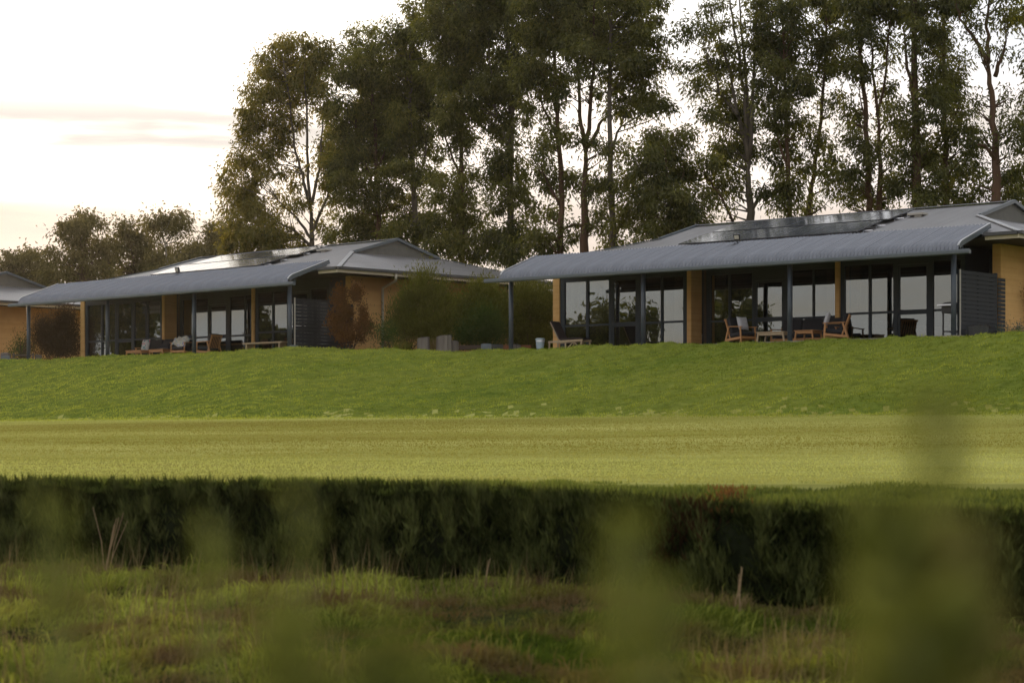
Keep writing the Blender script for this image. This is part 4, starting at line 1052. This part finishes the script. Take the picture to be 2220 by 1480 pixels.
tree(1107, 98, [[(1107, 575), (1108, 400), (1104, 200), (1098, 0), (1095, -80)], [(1107, 330), (1070, 230), (1060, 90)], [(1107, 260), (1135, 160)]],
     [(1060, -20, 50, 46), (1110, -20, 50, 46), (1055, 60, 46, 50), (1115, 60, 48, 50), (1070, 130, 52, 40), (1130, 130, 34, 40), (1060, 200, 40, 34), (1110, 200, 44, 34), (1080, 265, 34, 28, .9), (1120, 290, 30, 26, .5), (1085, 350, 30, 30, .8), (1120, 370, 34, 26, .8), (1060, 380, 26, 30, .6), (1110, 440, 34, 34), (1130, 500, 30, 36, .9), (1075, 520, 40, 36, .9), (1112, 560, 30, 26)],
     gd, bg_, 'very tall gum in the gap between the houses, ivy green around its lower trunk', 105, G1, r0=.25)
tree(1215, 95, [[(1214, 560), (1219, 420), (1210, 300), (1204, 160), (1200, -40)], [(1212, 310), (1175, 230), (1160, 120)], [(1217, 450), (1180, 380), (1160, 360)]],
     [(1165, -10, 44, 50), (1215, -10, 44, 50), (1165, 80, 44, 45), (1215, 75, 38, 45), (1150, 160, 42, 36), (1200, 160, 34, 30, .9), (1170, 230, 40, 26, .7), (1195, 300, 30, 28, .7), (1165, 330, 26, 24, .5), (1190, 390, 28, 32, .8), (1180, 450, 30, 26, .35), (1165, 510, 26, 30, .6), (1195, 520, 26, 24, .8)],
     g, bb, 'tall gum with slim tan trunk, left of the thick forked one', 106, G1, grow=1.16, r0=.22)
tree(1268, 94, [[(1267, 555), (1268, 420), (1270, 325)], [(1270, 330), (1257, 250), (1254, 140), (1250, -20)], [(1271, 330), (1281, 230), (1284, 130), (1290, -20)], [(1274, 320), (1300, 270), (1330, 235)], [(1268, 490), (1240, 485), (1215, 500)]],
     [(1235, 0, 44, 45), (1290, 0, 44, 45), (1245, 80, 40, 40), (1295, 85, 42, 40), (1270, 140, 46, 28, .9), (1230, 200, 22, 22, .5), (1310, 190, 30, 26, .6), (1240, 300, 22, 22, .6), (1300, 320, 22, 22, .5), (1245, 390, 24, 26, .6), (1290, 400, 26, 28, .6), (1245, 500, 26, 24, .7), (1295, 480, 28, 26, .5)],
     gd, bb, 'thick dark trunked gum that forks halfway up, above the left end of the near roof', 107, G1, grow=1.16, r0=.34)
tree(1326, 93, [[(1327, 550), (1325, 420), (1322, 250), (1322, 60), (1322, -40)], [(1325, 330), (1345, 270), (1370, 200)], [(1330, 520), (1362, 440), (1380, 380)]],
     [(1345, -10, 44, 45), (1395, 0, 40, 50), (1340, 70, 36, 40), (1390, 75, 42, 50), (1400, 140, 34, 36), (1350, 150, 34, 36, .9), (1385, 205, 46, 28, .9), (1420, 225, 26, 24, .8), (1350, 235, 26, 22, .7), (1345, 330, 22, 26, .5), (1350, 410, 26, 28, .8), (1310, 440, 16, 24, .5), (1355, 480, 28, 26, .7), (1340, 520, 30, 18, .8)],
     g, bg_, 'tall gum with a straight pale grey trunk right of the thick forked one', 108, G1, r0=.22)
tree(1455, 90, [[(1452, 500), (1448, 400), (1440, 320)], [(1450, 430), (1485, 370)]],
     [(1435, 310, 36, 34), (1480, 320, 30, 34), (1410, 360, 34, 36), (1455, 370, 40, 36), (1500, 380, 30, 36, .8), (1400, 430, 34, 34), (1450, 440, 44, 34), (1500, 450, 34, 30), (1420, 490, 40, 24), (1475, 485, 44, 20), (1525, 480, 14, 14, .8)],
     gd, bb, 'shorter bushy gum standing above the left part of the near roof', 109, G1, r0=.14)
tree(1627, 92, [[(1627, 480), (1624, 400), (1620, 340)], [(1621, 350), (1600, 240), (1575, 130), (1540, 10)], [(1621, 350), (1612, 200), (1590, 60), (1580, -30)], [(1622, 350), (1620, 200), (1612, 80), (1604, -30)], [(1623, 340), (1632, 200), (1640, 60), (1640, -30)], [(1628, 460), (1655, 400)], [(1600, 250), (1560, 200), (1530, 110)]],
     [(1505, 70, 40, 34, .45), (1545, 20, 40, 34, .4), (1480, 130, 30, 28, .35), (1545, 130, 40, 34, .55), (1590, 90, 34, 40, .4), (1520, 190, 40, 28, .5), (1575, 200, 34, 34, .6), (1615, 150, 34, 34, .5), (1640, 60, 30, 40, .5), (1600, 260, 38, 36, .95), (1570, 300, 26, 30, .8), (1630, 240, 30, 36, .8), (1590, 330, 36, 30), (1640, 320, 26, 30, .8), (1570, 380, 28, 26, .8), (1600, 400, 26, 20, .6), (1535, 250, 26, 26, .4), (1545, 430, 22, 18, .3)],
     gd, bg_, 'open fan shaped gum, many thin stems against white sky', 110, G1, grow=1.05, r0=.3)
tree(1550, 91, [[(1590, 480), (1565, 430), (1540, 395), (1515, 360)]], [(1525, 360, 24, 24, .5), (1550, 410, 16, 18, .4), (1580, 450, 12, 14, .25)], g, bb, 'thin leaning sapling left of the open fan shaped gum', 111, G1, grow=1.0, r0=.09, name='gum_sapling')
tree(1710, 91, [[(1712, 475), (1708, 350), (1702, 180), (1690, -30)], [(1708, 380), (1680, 280), (1670, 180)], [(1710, 460), (1740, 410)]],
     [(1665, 20, 34, 45, .8), (1710, 20, 36, 45, .9), (1660, 100, 34, 40, .8), (1705, 100, 40, 40), (1735, 60, 24, 40, .9), (1680, 180, 44, 36), (1725, 190, 30, 34, .8), (1690, 250, 40, 34, .9), (1740, 260, 20, 26, .5), (1700, 330, 34, 34, .9), (1675, 400, 26, 34, .7), (1715, 410, 28, 30, .7), (1700, 450, 26, 16, .6)],
     gd, bb, 'dark dense gum immediately right of the open fan shaped one', 112, G1, grow=1.12, r0=.17)
tree(1755, 92, [[(1752, 470), (1766, 380), (1780, 260), (1788, 140), (1792, -20)], [(1770, 350), (1745, 280)]],
     [(1770, 10, 30, 45, .8), (1815, 10, 30, 45), (1785, 85, 40, 36), (1830, 90, 30, 36, .9), (1775, 145, 40, 26, .9), (1800, 220, 34, 22, .4), (1765, 300, 30, 26, .6), (1800, 340, 30, 28, .6), (1755, 370, 26, 28, .6), (1790, 400, 30, 26, .8), (1770, 445, 26, 16, .6)],
     gd, bb, 'slim dark gum leaning slightly right above the solar panels', 113, G1, grow=1.05, r0=.16)
tree(1885, 90, [[(1884, 465), (1880, 340), (1874, 220), (1862, 80), (1850, -30)], [(1882, 300), (1860, 200)]],
     [(1845, 0, 34, 40), (1885, 10, 30, 40), (1850, 75, 36, 34), (1835, 140, 24, 34, .5), (1865, 160, 30, 30, .7), (1835, 230, 28, 30, .5), (1870, 250, 20, 26, .6), (1840, 310, 30, 30, .8), (1870, 340, 24, 28, .8), (1835, 380, 30, 26, .9), (1865, 410, 28, 24, .8), (1830, 440, 24, 14, .5)],
     gd, bb, 'left of the close pair of brown gum trunks above the solar panels', 114, G1, grow=1.02, r0=.2)
tree(1908, 90, [[(1908, 465), (1906, 350), (1902, 240)], [(1902, 250), (1892, 120), (1888, -30)], [(1903, 250), (1918, 150), (1926, 20)], [(1907, 320), (1930, 280)]],
     [(1900, 0, 30, 36, .9), (1935, 20, 26, 36, .8), (1915, 70, 26, 30, .5), (1945, 110, 20, 28, .5), (1920, 190, 26, 30, .5), (1945, 240, 22, 28, .7), (1925, 330, 26, 28, .6), (1945, 390, 26, 26, .7), (1915, 430, 28, 20, .8)],
     gd, bb, 'right of the close pair, forking high above the cable box', 115, G1, grow=1.02, r0=.22)
tree(1990, 88, [[(1990, 455), (1987, 340), (1984, 200), (1982, 40), (1982, -40)], [(1987, 230), (1965, 150), (1955, 60)]],
     [(1965, 0, 36, 40), (2005, 10, 34, 36, .9), (1970, 80, 24, 34, .6), (2015, 90, 28, 34, .8), (1955, 260, 24, 34, .7), (2015, 170, 30, 40, .8), (2010, 240, 36, 36), (1970, 320, 30, 34, .9), (2015, 320, 34, 36, .9), (1965, 390, 34, 28, .8), (2010, 400, 34, 30, .9), (1985, 432, 40, 16, .9)],
     gd, bb, 'thick straight trunked gum standing above the right half of the near roof', 116, G1, grow=1.1, r0=.32)
tree(2052, 89, [[(2052, 450), (2050, 320), (2046, 170), (2044, 0), (2044, -40)], [(2050, 300), (2080, 220)]],
     [(2035, 0, 34, 36), (2072, 10, 30, 36, .8), (2050, 80, 26, 32, .8), (2072, 150, 24, 36, .7), (2050, 200, 34, 32), (2085, 230, 22, 32, .8), (2055, 280, 36, 30, .9), (2090, 310, 24, 28, .6), (2055, 350, 34, 28, .9), (2090, 380, 30, 26, .6), (2060, 420, 36, 20, .8)],
     gd, bb, 'slender gum between the thick straight trunk and the tall clean one', 117, G1, grow=1.1, r0=.2)
tree(2158, 86, [[(2162, 445), (2158, 330), (2148, 200), (2140, 130)], [(2140, 135), (2139, 60), (2142, -30)], [(2140, 138), (2115, 85), (2085, 40), (2070, -10)], [(2156, 165), (2175, 120), (2182, 80)], [(2160, 350), (2130, 320), (2110, 320)]],
     [(2090, -5, 30, 22, .8), (2145, -5, 44, 30), (2165, 30, 26, 20, .6), (2110, 50, 24, 20, .5), (2120, 110, 20, 16, .25), (2185, 90, 20, 26, .2), (2130, 215, 20, 22, .25), (2125, 290, 26, 28, .5), (2180, 210, 18, 30, .3), (2185, 290, 24, 30, .7), (2115, 350, 30, 24, .6), (2185, 370, 28, 30, .8), (2120, 410, 34, 20, .7), (2190, 420, 30, 20, .8)],
     gd, bb, 'tall clean brown trunk nearest the right edge, sparse crown with one long left limb', 118, G1, grow=1.0, r0=.3)
tree(2255, 87, [[(2262, 450), (2258, 250), (2250, 40)]], [(2215, 30, 22, 30, .6), (2240, 60, 34, 50), (2212, 130, 14, 22, .4), (2225, 200, 26, 50, .8), (2215, 280, 24, 36, .8), (2240, 340, 34, 40), (2215, 380, 22, 34, .7), (2240, 430, 40, 24)], gd, bb, 'gum mostly outside the right edge, its foliage hanging in', 119, G1, grow=1.05, r0=.2)
G2 = 'distant trees behind the left houses'
fl_ = M['far_leaf']; kw = dict(leaf=(.28, .13), dens=1150, clump=.7, name='woodland_tree', depth=2., grow=1.3)
tree(50, 150, [[(55, 620), (50, 580)]], [(30, 575, 28, 22), (60, 560, 22, 16), (85, 570, 18, 18), (70, 595, 40, 22), (10, 600, 30, 26), (100, 605, 22, 22), (50, 620, 50, 20), (60, 545, 8, 6)], fl_, bb, 'low rounded far tree at the left edge of the photo', 130, G2, r0=.2, **kw)
tree(182, 145, [[(180, 610), (182, 560), (184, 510), (182, 475)], [(183, 560), (215, 580), (240, 570)]], [(186, 472, 24, 12), (165, 488, 24, 12, .9), (208, 492, 18, 12, .9), (182, 505, 34, 16), (160, 530, 24, 16, .8), (205, 530, 26, 18, .9), (150, 560, 34, 20), (190, 560, 30, 20), (225, 550, 18, 16, .8), (140, 590, 36, 24), (190, 595, 40, 22), (225, 590, 18, 16, .4), (140, 492, 8, 5, .6)], fl_, bb, 'tallest distant tree on the left with a pointed ragged crown', 131, G2, r0=.25, **kw)
tree(292, 150, [[(292, 610), (288, 560), (282, 510)]], [(285, 492, 20, 12), (268, 510, 20, 14), (305, 500, 22, 14), (285, 530, 34, 18), (255, 540, 18, 18, .8), (315, 540, 22, 18), (280, 565, 32, 16, .8), (320, 575, 26, 22), (250, 575, 16, 14, .4), (285, 600, 34, 18)], fl_, bb, 'middle distant tree with a broad domed crown', 132, G2, r0=.2, **kw)
tree(361, 140, [[(362, 590), (361, 555), (359, 530)], [(359, 535), (352, 505), (335, 485)], [(361, 530), (372, 508), (392, 490)], [(358, 525), (345, 528)]], [(355, 467, 18, 12), (338, 482, 18, 12), (372, 480, 18, 14, .9), (390, 468, 14, 9, .9), (400, 485, 12, 12, .8), (350, 500, 22, 10, .7), (385, 505, 14, 9, .6), (406, 500, 8, 8, .5), (345, 560, 20, 22), (385, 580, 24, 18, .8)], fl_, bp, 'distant tree with a pale forked trunk and separate leaf tufts', 133, G2, r0=.17, **kw)
tree(412, 150, [[(410, 600), (408, 550)]], [(405, 530, 26, 12), (390, 548, 26, 14), (425, 548, 26, 14), (405, 570, 44, 18), (440, 565, 20, 16), (400, 590, 50, 16)], fl_, bb, 'low dome shaped distant tree right of the pale trunk', 134, G2, r0=.18, **kw)
tree(465, 150, [[(466, 590), (465, 540), (464, 510)]], [(464, 495, 14, 9), (478, 508, 14, 12, .8), (452, 512, 16, 10, .9), (468, 528, 24, 14), (490, 535, 16, 18, .8), (465, 555, 34, 16), (450, 575, 30, 14), (485, 570, 30, 16)], fl_, bb, 'distant tree tucked beside the leftmost tall gum', 135, G2, r0=.16, **kw)

# off-frame trees that the windows reflect
def side_tree(X, Y, h, w, seed, label, mat=None):
    r = np.random.default_rng(seed); gz = float(height(np.array([X]), np.array([max(Y, 24.)]))[0]) if Y > 24 else -1.6
    T_ = empty('gum_tree', (X, Y, gz)); tm = MB(); tm.tube([(0, 0, -.3), (.2, .1, h * .5), (0, 0, h * .9)], [.35, .22, .05], 8); tm.build('trunk', bb, T_, smooth=True)
    nc = 46; Ps = []
    for _ in range(nc):
        d = r.normal(size=3); d /= np.linalg.norm(d); q = r.random() ** .4; c = np.array([d[0] * w * q, d[1] * w * q, h * .6 + d[2] * h * .38 * q])
        if c[2] < h * .15: continue
        k = 300; Ps.append(c + r.normal(size=(k, 3)) * w * .13)
    P = np.concatenate(Ps); n = len(P); D = r.normal(size=(n, 3)) * .5 + np.array([0, 0, -.6])
    V, Fc, T = leaf_quads(P, D, .55 * r.uniform(.6, 1.3, n), .26, np.clip(r.random(n), 0, 1), .1, r)
    np_mesh('crown', V, Fc, mat or gd, T_, T); tag(T_, label, 'tree', 'gum trees beside the field, outside the frame')
for i, (X, Y, h, w) in enumerate(((-150, 31, 19, 3.6), (-146, 27, 12, 5), (-155, 38, 9.5, 6), (-150, 44.5, 17.5, 6.5), (-146, 51, 13, 5), (-158, 56, 16, 7), (-165, 20, 13, 8), (-112, 96, 12, 2.6), (-118, 110, 20, 4.5), (-150, 88, 7, 6), (-140, 99, 6, 6))):
    side_tree(X, Y, h, w, 200 + i, 'gum tree far to the left, seen only mirrored in the windows')

# ------------------------------------------------------------------ hedge
HX = [-9, -5.5, -.5, 2.4, 4.2, 7]; HZ = [23.9, 23.3, 21.6, 19.2, 18.4, 18.0]; HT = [-.495, -.492, -.50, -.64, -.66, -.66]
def hedge():
    r = np.random.default_rng(77); Hd = empty('hedge', (0, 22, -1.45)); B0 = np.array([0, 22, -1.45])
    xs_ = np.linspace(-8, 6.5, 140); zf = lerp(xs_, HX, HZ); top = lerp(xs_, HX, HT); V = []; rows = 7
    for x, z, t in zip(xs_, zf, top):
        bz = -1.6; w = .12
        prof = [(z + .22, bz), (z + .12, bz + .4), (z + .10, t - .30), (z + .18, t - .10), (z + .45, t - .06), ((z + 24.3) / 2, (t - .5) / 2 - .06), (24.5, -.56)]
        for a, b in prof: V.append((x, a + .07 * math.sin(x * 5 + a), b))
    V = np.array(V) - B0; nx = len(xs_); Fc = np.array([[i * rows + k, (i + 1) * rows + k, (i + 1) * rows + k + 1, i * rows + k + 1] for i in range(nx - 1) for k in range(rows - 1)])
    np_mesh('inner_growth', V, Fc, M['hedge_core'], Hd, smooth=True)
    # front face sprigs
    n = 120000; X = r.uniform(-7.2, 5.8, n); zf = lerp(X, HX, HZ); tp = lerp(X, HX, HT); u = r.random(n) ** .9
    Zv = -1.50 + (tp + 1.50 - .01) * u; cl = vnoise(X * 8., Zv * 5.0 + 40, 71, 3); dep = .13 * (cl - .5) * 2; Yv = zf + .06 - dep * .9 + r.uniform(-.05, .18, n)
    up = np.where(cl > .5, .9, .5); D = np.stack([r.normal(0, .35, n), -np.abs(r.normal(.25, .25, n)), up + .4 * r.random(n)], 1)
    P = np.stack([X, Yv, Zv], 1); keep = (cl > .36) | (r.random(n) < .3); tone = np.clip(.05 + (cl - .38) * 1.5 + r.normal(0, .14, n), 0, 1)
    P, D, tone = P[keep], D[keep], tone[keep]; red = np.exp(-((P[:, 0] - (1.75 + .6 * (P[:, 2] + .6))) / .22) ** 2) * (P[:, 2] > -1.2) > r.random(len(P)) * 1.5 + .1
    lnn = r.uniform(.06, .17, len(P))
    for nm, mk, mt in (('sprigs', ~red, M['hedge_leaf']), ('dead_sprigs', red, M['shrub_brown'])):
        V, Fc, T = leaf_quads(P[mk], D[mk], lnn[mk], .020, tone[mk], .0, r); o = np_mesh(nm, V - B0, Fc, mt, Hd, T); o['kind'] = 'stuff'
    # top growth
    n = 60000; X = r.uniform(-7.5, 5.8, n); zf = lerp(X, HX, HZ); tp = lerp(X, HX, HT); q = r.random(n); Yv = zf + (24.3 - zf) * q; Zt = tp + (-.52 - tp) * q
    l = vnoise(X * 1.8, Yv * 2.0, 72, 3); P = np.stack([X, Yv, Zt - .06 + .20 * (l - .42)], 1); D = np.stack([r.normal(0, .4, n), r.normal(0, .4, n), np.ones(n)], 1)
    red = np.exp(-((X - (1.95 + .5 * q)) / .16) ** 2) * (q < .75) > r.random(n) * 1.1
    tone = np.clip(l + r.normal(0, .15, n), 0, 1)
    for nm, mk, mt in (('top_sprigs', ~red, M['hedge_top']), ('dead_top_sprigs', red, M['shrub_red'])):
        V, Fc, T = leaf_quads(P[mk], D[mk], r.uniform(.04, .10, mk.sum()), .018, tone[mk], .0, r); o = np_mesh(nm, V - B0, Fc, mt, Hd, T); o['kind'] = 'stuff'
    tag(Hd, 'dark clipped hedge along the near edge of the mown field', 'hedge')
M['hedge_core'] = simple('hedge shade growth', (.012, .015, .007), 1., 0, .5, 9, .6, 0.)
M['hedge_top'] = leafmat('hedge top sprigs', (.055, .080, .018), (.165, .195, .055), .35, .0)
hedge()

# ------------------------------------------------------------------ rough grass in the foreground
def rough_grass():
    r = np.random.default_rng(88); n = 210000
    Y = 12.2 + (23.8 - 12.2) * r.random(n) ** 1.25; X = r.uniform(-1, 1, n) * (Y * .242 + .4); keep = Y < lerp(X, HX, HZ) + .15; X, Y = X[keep], Y[keep]; n = len(X)
    a = vnoise(X * 1.3, Y * 1.1, 81, 3); b = vnoise(X * .5, Y * .45, 82, 3); c = vnoise(X * 4.5, Y * 4.5, 83, 2)
    keep = (a + .5 * c) > .52 * (.5 + r.random(n)); X, Y, a, b, c = [q[keep] for q in (X, Y, a, b, c)]; n = len(X)
    P = np.stack([X, Y, near_h(X, Y) - .01 + .10 * np.clip(a - .5, 0, 1)], 1); ang = vnoise(X * 2, Y * 2, 84, 2) * 12
    D = np.stack([np.cos(ang) * .5 + r.normal(0, .35, n), np.sin(ang) * .5 + r.normal(0, .35, n), 1.25 + 0 * ang], 1)
    ln = (.06 + .36 * np.clip(a - .25, 0, 1)) * r.uniform(.5, 1.4, n); tone = np.clip((b - .3) * 1.5 + (a - .5) * .8 + r.normal(0, .16, n), 0, 1)
    V, Fc, T = leaf_quads(P, D, ln, .011, tone, .35, r); o = np_mesh('rough_grass', V, Fc, M['weed_blade'], None, T); tag(o, 'unmown tangled grass and weeds in front of the hedge', 'grass', kind='stuff')
    m2 = (r.random(n) < .05) & (a > .48); V, Fc, T = leaf_quads(P[m2], D[m2] * np.array([.8, .8, 1.2]), r.uniform(.22, .48, m2.sum()), .009, np.clip(tone[m2] + .25, 0, 1), .45, r); o = np_mesh('long_grass', V, Fc, M['weed_blade'], None, T); tag(o, 'longer arching blades rising out of the rough grass', 'grass', kind='stuff')
    m_ = (r.random(n) < .035) & (b > .45); V, Fc, T = leaf_quads(P[m_], D[m_] * np.array([.5, .5, 1.3]), ln[m_] * 1.7 + .06, .007, r.random(m_.sum()), .1, r); o = np_mesh('dry_grass', V, Fc, M['dry_blade'], None, T); tag(o, 'dry straw stalks standing among the rough grass', 'dry grass', kind='stuff')
rough_grass()
def stalks(px, py, Z, n, h, label, seed):
    r = np.random.default_rng(seed); X = (px - 1110) / F * Z; S = empty('dry_stalks', (X, Z, (HOR - py) / F * Z)); 
    for i in range(n):
        m = MB(); a = r.normal(.16, .10); b = r.normal() * .05; hh = h * r.uniform(.7, 1.05)
        m.tube([(r.normal() * .04, b, -.05), (a * hh * .5, b, hh * .5), (a * hh * 1.15, b, hh)], [.005, .004, .003], 5); m.build('stalk', M['dry_blade2'], S)
    tuft('dry_tuft', M['dry_blade'], 70, .22, .22, S, seed + 1, .7, wd=.008)
    tag(S, label, 'dry stalks', 'dry stalk clumps before the hedge')
M['dry_blade2'] = simple('straw stalk', (.30, .20, .10), .8, 0, .2, 6, .05)
stalks(232, 1245, 22.2, 7, .72, 'tallest clump of leaning straw stalks in front of the hedge on the left', 301)
stalks(1050, 1280, 20.6, 2, .30, 'short brown stalks in front of the hedge near the middle', 302)
stalks(1600, 1320, 18.2, 4, .36, 'bent dry stalks at the foot of the reddish dead patch of the hedge', 303)

# out of focus weeds close to the lens
def sprig(px, Z, top_py, bot_py, spread, nleaf, label, seed, mat='sprig', lw=.011, ll=.05):
    r = np.random.default_rng(seed); X = (px - 1110) / F * Z; zb = (HOR - bot_py) / F * Z; zt = (HOR - top_py) / F * Z; g0 = -1.62
    S = empty('tall_weed', (X, Z, g0)); w = spread / F * Z
    m = MB(); pts = [(r.normal() * .02, r.normal() * .02, 0), (r.normal() * .01, r.normal() * .02, (zb - g0) * .6), (0, 0, zb - g0), (r.normal() * w * .15, 0, (zt - g0))]
    m.tube(pts, [.003, .0025, .002, .0008], 6); m.build('stem', M['sprig_stem'], S, smooth=True)
    n = int(nleaf * .62); t = r.random(n); z = zb + (zt - zb) * t - g0; wid = w * (1.45 - .7 * t); a = r.uniform(0, 6.283, n)
    P = np.stack([np.cos(a) * wid * .35 * r.random(n), np.sin(a) * wid * .35 * r.random(n), z], 1)
    D = np.stack([np.cos(a) * .9, np.sin(a) * .9, .6 + r.random(n)], 1); V, Fc, T = leaf_quads(P, D, ll * r.uniform(.6, 1.3, n), lw, r.random(n), .2, r)
    np_mesh('leaves', V, Fc, M[mat], S, T); tag(S, label, 'weed', 'blurred weeds close to the camera')
M['sprig_stem'] = simple('weed stem', (.17, .19, .05), .7, 0, .1, 10, .0)
sprig(108, 1.35, 1090, 1560, 60, 70, 'leftmost blurred green weed in front of the hedge', 401, ll=.022, lw=.006)
sprig(150, 1.25, 1240, 1600, 70, 80, 'blurred short weed at the bottom beside the leftmost one', 402, ll=.024, lw=.006)
sprig(458, 1.4, 1110, 1560, 70, 75, 'second blurred green weed from the left', 403, ll=.022, lw=.006)
sprig(655, 1.35, 1070, 1560, 60, 60, 'third blurred green weed from the left', 404, ll=.022, lw=.006)
sprig(640, 1.15, 1370, 1650, 150, 150, 'low wide blurred weed at the bottom left of centre', 405, ll=.03, lw=.009)
sprig(860, 1.1, 1400, 1650, 170, 150, 'low wide blurred weed at the bottom centre', 406, ll=.03, lw=.009)
sprig(1350, 1.3, 1130, 1560, 110, 130, 'tall pale blurred weed right of centre', 407, ll=.026, lw=.008)
sprig(1420, 1.2, 1280, 1600, 120, 150, 'pale blurred weed just right of the tall pale one', 408, 'sprig', ll=.028, lw=.008)
sprig(2035, 1.3, 840, 1560, 110, 170, 'tallest blurred weed rising over the lawn on the right', 409, ll=.030, lw=.009)
sprig(1930, 1.15, 1120, 1620, 150, 230, 'broad blurred weed left of the tallest one', 410, ll=.034, lw=.010)
sprig(2100, 1.15, 1180, 1620, 110, 170, 'brownish blurred weed right of the tallest one', 411, 'sprig_brown', ll=.032, lw=.010)
sprig(1990, 1.0, 1330, 1650, 200, 200, 'wide blurred weed low at the bottom right', 412, ll=.034, lw=.011)

# ------------------------------------------------------------------ morning haze
m, t = newmat('haze air'); k = NT(t); pv = k.n('ShaderNodeVolumePrincipled'); pv.inputs['Color'].default_value = (1, .93, .84, 1); pv.inputs['Density'].default_value = .00007; pv.inputs['Anisotropy'].default_value = .7
o_ = k.n('ShaderNodeOutputMaterial'); k.l(pv.outputs[0], o_.inputs['Volume'])
hz = MB(); hz.box(-620, 620, -620, 1150, -9, 36); hz = hz.build('haze', m); tag(hz, 'thin warm morning haze over the whole place', 'haze', kind='stuff')
